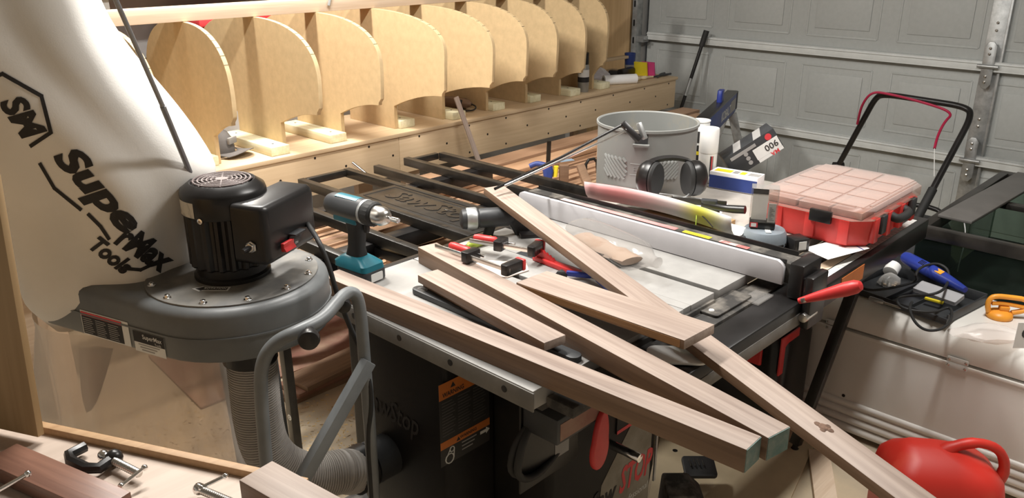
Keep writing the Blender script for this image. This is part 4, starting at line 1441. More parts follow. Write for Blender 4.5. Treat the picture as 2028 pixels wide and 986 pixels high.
def cclamp(label, frame_px, s0, s1, t0, t1, z=BZ + .014, extra=True):
    base = Zp(*s0, BZ)
    c_ = thing('c_clamp', label, 'clamp', (base.x, base.y, BZ), group='clamps on the near bench')
    if frame_px:
        pp = [Zp(*q, z) for q in frame_px]
        MB().tube(pp, .0085, 8, smooth=1).build('frame', M_black, c_, smooth=True, **W)
        MB().ball(pp[-1], .013, 12).build('screw_boss', M_black, c_, smooth=True, **W)
    a, b = Zp(*s0, z), Zp(*s1, z)
    n_ = 40
    MB().tube([a.lerp(b, k / n_) for k in range(n_ + 1)], [.0065 if k % 2 else .0056 for k in range(n_ + 1)], 12).build('screw', M_steel, c_, smooth=True, **W)
    MB().ball(a, .009, 10).build('swivel', M_chrome, c_, smooth=True, **W)
    t_a, t_b = Zp(*t0, z + .004), Zp(*t1, z + .012)
    tb_ = MB().tube([t_a, t_b], .003, 10).build('tommy_bar', M_chrome, c_, smooth=True, **W)
    for e_ in (t_a, t_b):
        MB().ball(e_, .0048, 10).build('bar_end', M_chrome, tb_, smooth=True, **W)


cclamp('black framed c-clamp with steel screw lying on the near bench', [(168, 884), (126, 906), (186, 934), (226, 906)], (205, 902), (276, 938), (240, 962), (286, 926))
cclamp('steel clamp screw beside the walnut block on the near bench', None, (394, 968), (470, 1000), (398, 966), (446, 943))
cclamp('shiny clamp bar lying over the dark walnut board, leftmost on the bench', None, (-60, 1000), (-30, 985), (-20, 980), (55, 938), z=BZ + .042)

# low stack of boards on the floor beyond the collector frame
for k, l in enumerate(('lowest reddish board of the low stack beyond the collector frame', 'middle reddish board of the low stack beyond the collector frame', 'topmost reddish board of the low stack beyond the collector frame')):
    ob = MB().bb((-.7, -.07, 0), (.7, .07, .02)).build('stacked_board', M_walnut_d if k != 1 else M_walred, bevel=.001)
    ob.matrix_basis = frame((2.15 + .03 * k, 2.62 + .02 * k, .0005 + .0205 * k), (1, .04 * k, 0))
    tag(ob, l, 'board')
# ================================================================ lumber lying on the saw
G1 = 'walnut boards lying over the table saw'
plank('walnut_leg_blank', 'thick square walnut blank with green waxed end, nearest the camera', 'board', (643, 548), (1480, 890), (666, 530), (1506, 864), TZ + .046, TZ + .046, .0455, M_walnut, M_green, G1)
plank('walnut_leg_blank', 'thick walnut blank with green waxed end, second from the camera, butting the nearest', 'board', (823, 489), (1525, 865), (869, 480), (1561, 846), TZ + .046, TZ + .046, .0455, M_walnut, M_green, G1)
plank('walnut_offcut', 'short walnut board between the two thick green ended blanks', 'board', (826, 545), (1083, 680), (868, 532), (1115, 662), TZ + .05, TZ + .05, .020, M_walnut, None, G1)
plank('walnut_offcut', 'thin walnut board lying under the short board between the blanks', 'board', (838, 560), (1070, 684), (868, 546), (1096, 672), TZ + .0285, TZ + .0285, .013, M_walnut_d, None, G1)
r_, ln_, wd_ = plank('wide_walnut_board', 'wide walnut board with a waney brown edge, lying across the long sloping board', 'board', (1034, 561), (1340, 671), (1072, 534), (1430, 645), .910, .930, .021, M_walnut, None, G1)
MB().bb((.02, -wd_ / 2 - .0006, -.019), (ln_ - .01, -wd_ / 2 + .001, -.003)).build('waney_edge', wood('bark_edge', (.22, .11, .045), (.36, .19, .08)), r_)
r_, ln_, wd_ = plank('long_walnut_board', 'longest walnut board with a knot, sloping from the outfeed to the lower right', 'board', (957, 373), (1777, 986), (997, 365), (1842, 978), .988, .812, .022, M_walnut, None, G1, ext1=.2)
c = FR[r_.name].inverted() @ Zp(1637, 840, .84)
m = MB(Matrix.Translation((c.x, 0.006, 0)))
for k, (dx, dy, rr) in enumerate(((0, 0, .012), (.012, .004, .008), (-.011, -.003, .008), (.002, .010, .006), (.006, -.009, .006))):
    m.ball((dx, dy, 0), rr, 10, (1, .8, .22))
m.build('knot', pm('knot_brown', (.13, .075, .05), .8, var=.3, scale=90), r_, smooth=True)

# level lying under the short boards
a, b = Zp(822, 566, TZ + .015), Zp(1148, 706, TZ + .015)
lv = thing('spirit_level', 'black rounded spirit level sticking out under the short walnut board', 'level', M=frame(V(a.x, a.y, TZ), b - a))
L_ = (V(b.x, b.y, 0) - V(a.x, a.y, 0)).length
MB().prism([(p_[0] + L_ / 2, p_[1]) for p_ in rrect(L_, .034, .016, 6)], (0, 0, .0005), (1, 0, 0), (0, 1, 0), .0145).build('body', M_dgrey, lv, bevel=.003)
MB().prism([(p_[0] + .03, p_[1]) for p_ in rrect(.03, .018, .008, 5)], (0, 0, .015), (1, 0, 0), (0, 1, 0), .0008).build('vial_window', M_clear, lv)

# ---------------------------------------------------------------- cordless drill
p = Zp(716, 548, TZ)
dr = thing('cordless_drill', 'teal and black cordless drill standing on its battery on the saw', 'drill', (p.x, p.y + .005, TZ + .0006), rz=math.radians(-84))


def rbox_loft(levels, n=6):
    """levels: (z, cx, cy, w, d, r)"""
    return [[V(cx + q[0], cy + q[1], z) for q in rrect(w_, d_, r_2, n)] for z, cx, cy, w_, d_, r_2 in levels]


MB().loft(rbox_loft([(0, .005, 0, .105, .066, .012), (.004, .005, 0, .115, .074, .014), (.026, .005, 0, .115, .074, .014), (.03, .005, 0, .112, .07, .014)])).build('battery', M_dgrey, dr, smooth=True)
MB().loft(rbox_loft([(.030, .0, 0, .118, .076, .014), (.044, -.002, 0, .116, .074, .014), (.054, -.006, 0, .085, .056, .014), (.060, -.008, 0, .06, .044, .014)])).build('foot', M_teal, dr, smooth=True)
MB().prism(rrect(.04, .022, .003), (.0628, 0, .014), (0, 1, 0), (0, 0, 1), .0008).build('battery_label', M_wprint, dr)
m = MB()
m.loft(rbox_loft([(.058, -.008, 0, .056, .042, .016), (.08, -.006, 0, .046, .036, .015), (.115, -.002, 0, .046, .037, .015), (.145, .0, 0, .056, .042, .016), (.16, .0, 0, .07, .046, .018)]))
m.build('grip', M_rubber, dr, smooth=True)
MB().loft(rbox_loft([(.128, .035, 0, .012, .012, .004), (.138, .036, 0, .016, .014, .005), (.15, .034, 0, .016, .014, .005)])).build('trigger', M_black, dr, smooth=True)
TX = Matrix.Translation((0, 0, .182)) @ Matrix.Rotation(math.pi / 2, 4, 'Y')
MB().lathe([(.012, -.098), (.024, -.096), (.029, -.085), (.031, -.06), (.032, .02), (.030, .034)], 28, TX).build('motor_housing', M_dgrey, dr, smooth=True)
MB(Matrix.Translation((0, 0, .182))).loft([[V(x_, .0325 * math.cos(t_), .0325 * math.sin(t_)) for t_ in [math.radians(62 + 14 * k) for k in range(5)]] + [V(x_, .025 * math.cos(t_), .025 * math.sin(t_)) for t_ in [math.radians(118 - 14 * k) for k in range(5)]] for x_ in (-.06, -.04, 0, .018)]).build('top_inlay', M_teal, dr, smooth=True)
MB().box((-.02, 0, .158), (.085, .05, .022)).build('lower_housing', M_teal, dr, bevel=.006)
MB().lathe([(.0315, .0335), (.0325, .036), (.0325, .040), (.0315, .042)], 28, TX).build('gear_ring', M_galv, dr, smooth=True)
m = MB()
rings = []
for x_, r0 in ((.042, .0295), (.045, .031), (.068, .031), (.073, .027)):
    rings.append([V(x_, (r0 + .001 * (k % 2)) * math.cos(6.2832 * k / 40), .182 + (r0 + .001 * (k % 2)) * math.sin(6.2832 * k / 40)) for k in range(40)])
m.loft(rings)
m.build('clutch_ring', M_rubber, dr, smooth=True, angle=30)
MB().lathe([(.024, .073), (.0245, .095), (.021, .104), (.016, .112), (.010, .116)], 28, TX).build('chuck', M_steel, dr, smooth=True)
MB().lathe([(.0042, .114), (.0042, .128), (.0065, .129), (.0065, .150), (.0055, .151)], 12, TX).build('driver_bit', M_chrome, dr, smooth=True)

# ---------------------------------------------------------------- bar clamps, scraper, cardboard
ct_ = Zp(990, 545, TZ)
cd_ = tag(MB().prism([(-.09, -.04), (.02, -.055), (.07, .0), (.06, .05), (-.04, .06), (-.10, .02)], (1.475, 1.44, TZ + .0005), (.6, -.8, 0), (.8, .6, 0), .003).build('cardboard_scrap', pm('pale_card', (.62, .50, .43), .8), bevel=.0005), 'pale cardboard scrap lying under the two red handled clamps', 'cardboard')


def barclamp(label, p0, p1, z, hflip=1, grp='small bar clamps'):
    a, b = Zp(*p0, z), Zp(*p1, z)
    L2 = (b - a).length
    c_ = thing('bar_clamp', label, 'clamp', M=frame(a, b - a), group=grp)
    MB().bb((0, -.002, -.006), (L2, .002, .006)).build('bar', M_steel, c_, bevel=.0008)
    MB().loft(rbox_loft([(-.014, L2 * .45, hflip * .012, .026, .05, .006), (.014, L2 * .45, hflip * .012, .026, .05, .006)])).build('sliding_jaw', M_black, c_, bevel=.002)
    MB().loft(rbox_loft([(-.014, L2 - .012, hflip * .022, .024, .066, .007), (.014, L2 - .012, hflip * .022, .024, .066, .007)])).build('fixed_jaw', M_black, c_, bevel=.002)
    TT_ = Matrix.Translation((L2 * .45 - .02, hflip * .028, 0)) @ Matrix.Rotation(-math.pi / 2, 4, 'Y')
    MB().lathe([(.004, -.055), (.004, 0)], 10, TT_).build('spindle', M_chrome, c_, smooth=True)
    MB().lathe([(.008, 0), (.0115, .006), (.0115, .06), (.009, .07), (.0001, .073)], 14, TT_).build('handle', M_red, c_, smooth=True)
    MB().box((L2 - .012, hflip * .052, 0), (.03, .012, .03)).build('pad', M_red, c_, bevel=.004)
    return c_


barclamp('bar clamp with red handle lying over the end of the second thick blank', (862, 486), (1010, 536), TZ + .064, 1)
barclamp('black and red bar clamp behind the other clamp, under the sloping board', (930, 476), (1062, 498), TZ + .04, 1)
a, b = Zp(925, 488, TZ + .012), Zp(978, 472, TZ + .012)
sc_ = thing('scraper', 'lime green and grey handled scraper lying behind the red clamp handle', 'scraper', M=frame(a, b - a))
L3 = (b - a).length
MB(Matrix.Rotation(math.pi / 2, 4, 'Y')).lathe([(.006, 0), (.0115, .01), (.0095, L3 * .5), (.011, L3 * .9), (.004, L3)], 14).build('handle', M_lime, sc_, smooth=True)
MB().box((L3 * .5, 0, .007), (L3 * .6, .012, .008)).build('inlay', M_dgrey, sc_, bevel=.003)
MB().bb((-.06, -.012, -.001), (.004, .012, .001)).build('blade', M_steel, sc_)

# black nailer propping the long board
p = Zp(985, 440, TZ)
nl = thing('nail_gun', 'black nail gun standing under the raised end of the long sloping board', 'nail gun', (1.665, 1.645, TZ), rz=math.radians(-35))
MB(Matrix.Translation((0, 0, .056)) @ Matrix.Rotation(math.pi / 2, 4, 'Y')).lathe([(.018, -.11), (.028, -.105), (.031, -.09), (.031, -.06), (.027, -.055), (.029, -.05), (.029, .03), (.024, .045)], 24).build('barrel', M_dgrey, nl, smooth=True)
MB(Matrix.Translation((0, 0, .056)) @ Matrix.Rotation(math.pi / 2, 4, 'Y')).lathe([(.0315, -.092), (.033, -.088), (.033, -.066), (.0315, -.062)], 24, caps=False).build('end_cap', M_galv, nl, smooth=True)
MB().loft(rbox_loft([(.0, .075, 0, .045, .03, .008), (.03, .065, 0, .06, .034, .01), (.055, .045, 0, .07, .04, .012), (.07, .03, 0, .07, .04, .012)])).build('magazine', M_black, nl, smooth=True)
MB().loft(rbox_loft([(.0, -.03, .0, .03, .028, .01), (.03, -.02, .0, .03, .028, .01), (.055, -.012, 0, .034, .03, .01)])).build('grip', M_rubber, nl, smooth=True)
MB().bb((.06, -.05, .0), (.13, .05, .012)).build('shoe', M_black, nl, bevel=.004)

# red push stick with a toothed edge
a, b = Zp(1060, 500, TZ + .02), Zp(1148, 533, TZ + .02)
L4 = (b - a).length
ps_ = thing('push_stick', 'red plastic push stick with a toothed edge under the sloping board', 'push stick', M=frame(V(a.x, a.y, TZ), V(b.x - a.x, b.y - a.y, 0)))
MB().bb((0, -.012, .0005), (L4, .012, .014)).build('rail', M_red, ps_, bevel=.003)
pol = [(0, .014)]
for k in range(6):
    pol += [(.008 + .012 * k, .044 - .004 * k), (.016 + .012 * k, .036 - .004 * k)]
pol += [(.088, .014)]
MB().prism(pol, (0, .004, 0), (1, 0, 0), (0, 0, 1), .008).build('toothed_heel', M_red, ps_)

# blue finishing stand with dark rubber tips
bp = thing('finishing_stand', 'blue triangular finishing stand with black tips behind the wide board', 'stand', (1.50, 1.115, TZ))
tips = [Zp(1112, 541, TZ + .012), Zp(1212, 580, TZ + .012), Zp(1178, 548, TZ + .012)]
for q in tips[:2]:
    MB().lathe([(.019, .0005), (.019, .012), (.012, .02)], 3, Matrix.Translation((q.x, q.y, TZ)) @ Matrix.Rotation(.6, 4, 'Z')).build('tip', M_rubber, bp, bevel=.002, **W)
for a, b in ((tips[0], tips[2]), (tips[2], tips[1])):
    MB().bar(V(a.x, a.y, TZ + .014).lerp(V(b.x, b.y, TZ + .014), .15), V(a.x, a.y, TZ + .014).lerp(V(b.x, b.y, TZ + .014), .9), .012, .014).build('arm', M_blue, bp, bevel=.003, **W)

# clear plastic dust shroud lying against the fence with brown paper in it
A_, B_ = V(1.80, 1.45, TZ + .045), V(1.70, 1.09, TZ + .045)
ax_ = (B_ - A_).normalized()
sd_ = V(0, 0, 1).cross(ax_)
shr = thing('plastic_shroud', 'clear plastic funnel shaped shroud lying beside the white fence', 'plastic shroud', (1.75, 1.3, TZ))
rings = []
for t, w_, h_ in ((0, .045, .02), (.1, .05, .034), (.35, .052, .040), (.6, .056, .042), (.75, .058, .040), (.85, .034, .026), (.93, .018, .016), (1.0, .014, .013), (1.01, .016, .015)):
    cc = A_.lerp(B_, t) + V(0, 0, -.003) + (sd_ * -.02 * t * t + V(0, 0, .035) * max(0, t - .75) * 4 * .4)
    rings.append([cc + sd_ * (w_ * math.cos(k * .3927)) + V(0, 0, h_ * math.sin(k * .3927)) for k in range(16)])
MB().loft(rings).build('shell', M_clear, shr, smooth=True, **W)
m = MB()
rings = []
for t in [k / 9 for k in range(10)]:
    cc = A_.lerp(B_, .05 + .62 * t) + V(0, 0, -.03)
    rings.append([cc + sd_ * (.038 * (1 + .5 * noise.noise(V(t * 5, k, 1))) * math.cos(k * .5236)) + V(0, 0, .010 * (1 + .7 * noise.noise(V(t * 6, k, 7))) * math.sin(k * .5236)) for k in range(12)])
m.loft(rings)
m.build('paper_inside', pm('brown_paper', (.36, .27, .21), .8, col2=(.30, .20, .14), thr=(.5, .75), scale=18), shr, smooth=True, **W)

# white plastic tray edge sticking out under the wide board
p = Zp(1312, 694, .8395)
ty = tag(MB().prism(rrect(.13, .08, .025, 6), (p.x, min(p.y, .86), .8385), (.62, -.78, 0), (.78, .62, 0), .006).build('white_tray', M_white, bevel=.002), 'thin white plastic plate sticking out under the wide walnut board', 'plate')

# aluminium rod standing in the outfeed and a loose rod behind it
a, b = Dp(700, 322, 2.75), Dp(745, 352, 2.62)
tag(MB().tube([Yp(697, 322, 2.78), Yp(752, 366, 2.70)], .008, 10).build('metal_rod', M_steel, smooth=True), 'short steel rod sticking up behind the outfeed frame', 'rod')

# two spring clamps on the strips, one blue and yellow
p = Zp(1085, 345, .73)
qc = thing('quick_clamp', 'blue and yellow quick clamp gripping the strip pile', 'clamp', (p.x, p.y, .72), rz=math.radians(-40))
MB().loft(rbox_loft([(-.02, 0, 0, .03, .045, .012), (.03, 0, 0, .045, .055, .016), (.055, .0, 0, .03, .04, .012)])).build('body', M_navy, qc, smooth=True)
MB().loft(rbox_loft([(0, .03, 0, .02, .03, .008), (.045, .036, 0, .02, .02, .008)])).build('trigger', M_yellow, qc, smooth=True)
MB().tube([(.0, .03, .04), (-.04, .06, .045), (-.07, .065, .03)], .012, 10, smooth=2).build('handle', M_navy, qc, smooth=True)
MB().bb((.05, -.012, -.028), (.09, .012, .05)).build('jaw', M_walnut_d, qc, bevel=.003)
MB().bar((0, 0, .05), (0, -.02, .16), .018, .006, (0, 1, 0)).build('bar', M_blackm, qc)
p = Zp(1160, 335, .72)
oc = thing('iron_clamp', 'dark iron clamp with steel screw on the strips beside the grey bin', 'clamp', (p.x, p.y, .71))
MB().tube([(0, 0, -.02), (0, 0, .05), (.05, -.02, .055), (.06, -.02, -.015)], .007, 8, smooth=1).build('frame', M_blackm, oc, smooth=True)
MB().tube([(.055, -.02, .02), (.055, -.02, .13)], .004, 8).build('screw', M_chrome, oc)
a, b = Zp(1150, 330, .74), Zp(1185, 420, .70)
tag(MB().bar(a, b, .035, .02).build('brace_strip', M_walnut_d, bevel=.001), 'dark brown strip lying across the pile beside the grey bin', 'wood strip')
a, b = Zp(968, 328, .74), Zp(1015, 326, .74)
p = Zp(1120, 310, .73)
tag(MB().prism([(-.04, -.02), (.04, -.022), (.045, .015), (-.035, .02)], (p.x, p.y, .7115), (.9, -.3, 0), (.3, .9, 0), .001).build('tape_scrap', pm('masking_blue', (.22, .30, .38), .6)), 'blue-grey scrap of tape on the far boards of the pile', 'tape')
# ================================================================ clutter on the extension table
EZ = TZ
bc = V(2.33, 1.59, EZ)
zt = Fp(1286, 238, bc.dot(fh)).z
bin_ = thing('grey_bin', 'round grey plastic bin with embossed ribs standing behind the saw fence', 'bin', (bc.x, bc.y, EZ))
hB = zt - EZ
RB = .166
MB().lathe([(.150, .0005), (RB - .004, .004), (RB, .02), (RB, hB - .012), (RB + .005, hB - .009), (RB + .005, hB - .001), (RB + .001, hB), (RB - .003, hB - .004), (RB - .006, .02), (.0001, .01)], 72).build('body', M_bin, bin_, smooth=True)
va = math.atan2(-fh.y, -fh.x)      # bearing of the camera side


def on_bin(t, z, r=RB):
    return V(r * math.cos(va + t), r * math.sin(va + t), z)


def bin_t(px):
    """angle round the bin for a picture column"""
    best = min(((abs(1014 + F_PX * ((q := bc + on_bin(k * .01 - 1.5, .15)) - EYE).dot(rt) / (q - EYE).dot(fw) - px), k * .01 - 1.5) for k in range(300)))
    return best[1]


for px0, px1, dirn in ((1199, 1242, 1), (1300, 1344, -1)):
    t0, t1 = bin_t(px0), bin_t(px1)
    zc0, zc1 = (.085, .155) if dirn > 0 else (.09, .15)
    N_ = 6
    for k in range(-3, N_):
        # diagonal raised ribs clipped to the patch
        seg = []
        for j in range(13):
            u = j / 12
            t = k / N_ + u * .75 if dirn > 0 else k / N_ + (1 - u) * .75
            if 0 <= t <= 1:
                seg.append(on_bin(t0 + (t1 - t0) * t, zc1 - (zc1 - zc0) * u if dirn > 0 else zc1 - (zc1 - zc0) * u))
        if len(seg) > 2:
            MB().tube(seg, .0055, 8).build('raised_rib', M_bin, bin_, smooth=True)
# embossed nameplate
t0, t1 = bin_t(1248), bin_t(1298)
vs, fs, x0, x1, y0, y1 = text_geo('EON', 0, .01)
m = MB()
m.add([on_bin(t0 + (t1 - t0) * (.12 + .76 * (p_[0] - x0) / (x1 - x0)), .112 + .020 * (p_[1] - y0) / (y1 - y0), RB + .0012) for p_ in vs], fs)
m.build('embossed_name', M_bin, bin_)
for zz in (.104, .14):
    MB().tube([on_bin(t0 + (t1 - t0) * k / 10, zz) for k in range(11)], .0015, 6).build('name_border', M_bin, bin_)
t0, t1 = bin_t(1252), bin_t(1284)
rings = []
for zz, rr in ((hB - .055, RB + .001), (hB - .05, RB + .007), (hB - .046, RB + .007), (hB - .044, RB + .001)):
    rings.append([on_bin(t0 + (t1 - t0) * k / 8, zz, rr) for k in range(9)])
MB().loft(rings, closed=False).build('handle_lip', M_bin, bin_, smooth=True)
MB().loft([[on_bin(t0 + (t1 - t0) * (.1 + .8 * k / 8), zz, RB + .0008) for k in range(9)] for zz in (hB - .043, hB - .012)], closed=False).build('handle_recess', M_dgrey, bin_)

# reach grabber lying from bin rim to the sloping board
gr = thing('grabber', 'black reach grabber leaning from the bin rim down to the sloping board', 'grabber', (1.95, 1.75, .95))
e = bc + on_bin(bin_t(1262), hB + .012, RB + .026)
s0, s1 = Zp(980, 374, 1.002), Zp(990, 371, 1.004)
MB().tube([s0, Dp(1110, 312, (e - EYE).dot(fw) * .995), e + V(-.036, .03, .014)], .0045, 8).build('rod', M_black, gr, smooth=True, **W)
MB().tube([s1 + V(.02, 0, 0), e + V(-.012, .01, .004)], .004, 8).build('rod', M_steel, gr, smooth=True, **W)
MB().bar(e + V(-.035, .035, .018), e + V(-.005, -.01, -.035) - fh * .012, .03, .018, (.3, .3, 1)).build('jaw', M_black, gr, bevel=.004, **W)
MB().bar(e + V(.0, .0, .02) - fh * .01, e + V(.01, -.02, -.03) - fh * .016, .02, .014, (.3, .3, 1)).build('jaw', M_galv, gr, bevel=.004, **W)

# curled sheet with overspray
sheet_m, nt_, b_ = new_mat('oversprayed_sheet')
N_, L_n = nt_.nodes, nt_.links
tc_ = N_.new('ShaderNodeTexCoord')
sx_ = N_.new('ShaderNodeSeparateXYZ')
L_n.new(tc_.outputs['Object'], sx_.inputs[0])


def ramp_band(src, c_, w_):
    m1 = N_.new('ShaderNodeMath'); m1.operation = 'SUBTRACT'; m1.inputs[1].default_value = c_
    L_n.new(src, m1.inputs[0])
    m2 = N_.new('ShaderNodeMath'); m2.operation = 'ABSOLUTE'
    L_n.new(m1.outputs[0], m2.inputs[0])
    m3 = N_.new('ShaderNodeMapRange'); m3.inputs['From Min'].default_value = w_; m3.inputs['From Max'].default_value = 0.0
    m3.interpolation_type = 'SMOOTHSTEP'
    L_n.new(m2.outputs[0], m3.inputs['Value'])
    return m3.outputs[0]


mixa = N_.new('ShaderNodeMix'); mixa.data_type = 'RGBA'
mixa.inputs['A'].default_value = (.80, .79, .78, 1); mixa.inputs['B'].default_value = (.78, .34, .34, 1)
L_n.new(ramp_band(sx_.outputs['Y'], .21, .26), mixa.inputs['Factor'])
mixb = N_.new('ShaderNodeMix'); mixb.data_type = 'RGBA'
mixb.inputs['B'].default_value = (.72, .72, .10, 1)
L_n.new(mixa.outputs['Result'], mixb.inputs['A'])
L_n.new(ramp_band(sx_.outputs['Y'], -.10, .10), mixb.inputs['Factor'])
# the spray only reached the outer, curled-up face near its edge
mixc = N_.new('ShaderNodeMix'); mixc.data_type = 'RGBA'
mixc.inputs['A'].default_value = (.84, .84, .84, 1)
L_n.new(mixb.outputs['Result'], mixc.inputs['B'])
mr = N_.new('ShaderNodeMapRange')
mr.inputs['From Min'].default_value, mr.inputs['From Max'].default_value = .03, .0
L_n.new(sx_.outputs['X'], mr.inputs['Value'])
L_n.new(mr.outputs[0], mixc.inputs['Factor'])
L_n.new(mixc.outputs['Result'], b_.inputs['Base Color'])
b_.inputs['Roughness'].default_value = .5
shx = 2.06
rings = []
for k in range(25):
    t = k / 24
    y = 1.585 - .515 * t
    row = []
    for (dx, dz) in ((-.068, .108), (-.065, .088), (-.057, .066), (-.042, .048), (-.015, .039), (.03, .037), (.08, .041), (.14, .047), (.19, .055)):
        back = 1 if dx < .03 else (.48 + .52 * min(1, t * 1.6)) * (1 if t < .7 else max(.12, 1 - (t - .7) * 8))
        row.append(V(dx * back + .008 * math.sin(t * 3), y - 1.27, dz + (.012 * math.sin(t * 3.14) if dx < 0 else 0)))
    rings.append(row)
fc = tag(MB().bb((2.06, 1.16, EZ + .0005), (2.19, 1.41, EZ + .033)).build('flat_carton', M_ply, bevel=.002), 'flat brown box under the curled oversprayed sheet behind the fence', 'carton')
sheet = MB().loft(rings, closed=False)
so2 = sheet.build('curled_sheet', sheet_m, smooth=True, angle=180)
so2.matrix_basis = Matrix.Translation((shx, 1.27, EZ))
sl = so2.modifiers.new('thickness', 'SOLIDIFY'); sl.thickness = .0012; sl.offset = 0
tag(so2, 'white sheet with pink and yellow overspray curling up behind the fence', 'sheet')
# wire tie through the sheet
tie = thing('cable_tie', 'thin green and black wire poking through the curled sheet', 'wire', (2.03, 1.07, EZ + .03))
q = Xp(1380, 418, 2.02)
MB().tube([q, Xp(1400, 436, 1.99), Xp(1412, 450, 1.985)], .0018, 6).build('wire', M_black, tie, **W)
MB().tube([q, Xp(1379, 434, 1.99), Xp(1378, 446, 1.985)], .0015, 6).build('green_wire', M_lime, tie, **W)

# ear defenders
em = thing('ear_defenders', 'black ear defenders lying on the white sheet against the grey bin', 'ear defenders', (2.118, 1.425, EZ + .066), rz=math.radians(-46))
for k, xx in enumerate((0.0, .135)):
    TT_ = Matrix.Translation((xx, 0, .058)) @ Matrix.Rotation((-.7, .25)[k], 4, 'Z') @ Matrix.Rotation(math.pi / 2 * (1 if k else -1), 4, 'Y') @ Matrix.Diagonal((1.25, 1, 1, 1))
    MB().lathe([(.038, -.014), (.044, -.012), (.0455, .0), (.044, .016), (.036, .030), (.022, .038), (.0001, .040)], 32, TT_).build('cup', M_black, em, smooth=True)
    MB().lathe([(.022, -.028), (.040, -.027), (.044, -.021), (.043, -.0145), (.02, -.014)], 32, TT_).build('cushion', M_rubber, em, smooth=True)
bd = []
for k in range(15):
    a = math.pi * k / 14
    bd.append(V(.0675 - .092 * math.cos(a), .055 * math.sin(a) * .2 + .02, .065 + .046 * math.sin(a)))
m = MB()
m.loft([[q + V(0, -.018, 0), q + V(0, .018, 0), q + V(0, .018, .009), q + V(0, -.018, .009)] for q in bd])
m.build('headband', M_black, em, smooth=True)
MB().tube([(.0, -.03, .01), (.06, -.05, .004), (.11, -.04, .01), (.13, -.02, .03)], .0015, 6, smooth=2).build('wire', M_galv, em)

# long black trigger clamp lying across the sheet
a, b = Zp(1290, 392, EZ + .084), Zp(1478, 408, EZ + .10)
tcx = thing('trigger_clamp', 'long black plastic clamp lying across the curled white sheet', 'clamp', M=frame(a, b - a))
L5 = (b - a).length
MB().bb((.02, -.004, -.009), (L5 * .8, .004, .009)).build('bar', M_blackm, tcx, bevel=.001)
MB().loft(rbox_loft([(-.012, .03, 0, .07, .03, .01), (.012, .03, 0, .07, .03, .01)])).build('jaw', M_dusty, tcx, bevel=.003)
MB().tube([(L5 * .55, 0, -.004), (L5 * .78, -.005, -.012), (L5, -.012, -.008)], [.012, .011, .012], 10, smooth=2).build('handle', M_black, tcx, smooth=True)
MB().loft(rbox_loft([(-.03, L5 * .68, 0, .03, .02, .006), (.01, L5 * .62, 0, .05, .024, .008)])).build('trigger', M_dgrey, tcx, bevel=.002)

# spray cans
for px_, py_, cap_, lab_, lbl in ((2.60, 1.51, True, M_white, 'white capped white spray can standing beside the grey bin'), (2.645, 1.575, False, M_print, 'spray can with black label, capless, behind the white spray can')):
    p = V(px_, py_, EZ)
    s_ = thing('spray_can', lbl, 'spray can', (p.x, p.y, EZ))
    hh = .174
    MB().lathe([(.030, .0005), (.0325, .004), (.0325, hh * .62), (.0325, hh * .66)], 28).build('body', M_white if cap_ else M_galv, s_, smooth=True)
    if cap_:
        MB().lathe([(.0335, hh * .62), (.034, hh * .64), (.034, hh * 1.09), (.032, hh * 1.12), (.0001, hh * 1.125)], 28).build('cap', M_white, s_, smooth=True)
        for k in range(3):
            q = V(.0328 * math.cos(va + .1 + .14 * k), .0328 * math.sin(va + .1 + .14 * k), hh * .36)
            MB().box(q, (.001, .004, hh * .42), Matrix.Rotation(va + .1 + .14 * k, 3, 'Z')).build('label_stripe', (M_print, M_rprint, M_gprint)[k], s_)
    else:
        MB().lathe([(.0325, hh * .66), (.0325, hh * 1.12), (.031, hh * 1.16), (.034, hh * 1.165), (.034, hh * 1.19), (.03, hh * 1.19), (.028, hh * 1.17), (.0001, hh * 1.16)], 28).build('upper_body', M_white, s_, smooth=True)
        MB().lathe([(.0329, .01), (.0329, hh * .98)], 28, caps=False).build('label', M_print, s_, smooth=True)
        for z0, z1, mm in ((.02, .03, M_yellow), (.085, .098, M_yellow), (.05, .06, M_gprint), (.12, .128, M_wprint)):
            MB().lathe([(.0332, z0), (.0332, z1)], 28, caps=False).build('label_band', mm, s_, smooth=True)

# cartons and packs
a, b = V(2.535, 1.46, EZ), V(2.56, 1.29, EZ)
cx_ = thing('long_carton', 'white and dark blue carton lying behind the ear defenders', 'carton', M=frame(V(a.x, a.y, EZ), V(b.x - a.x, b.y - a.y, 0)))
L6 = (b - a).length
MB().bb((0, 0, .001), (L6, .07, .06)).build('box', M_paper, cx_, bevel=.001)
MB().bb((.001, -.0008, .003), (L6 - .001, 0, .048)).build('blue_front', M_navy, cx_)
for x_, w_, mm in ((.01, .06, M_yellow), (.10, .02, M_yellow), (.13, .04, M_gprint), (.075, .02, M_gprint)):
    MB().bb((x_, .015, .06), (x_ + w_, .05, .0606)).build('top_print', mm, cx_)

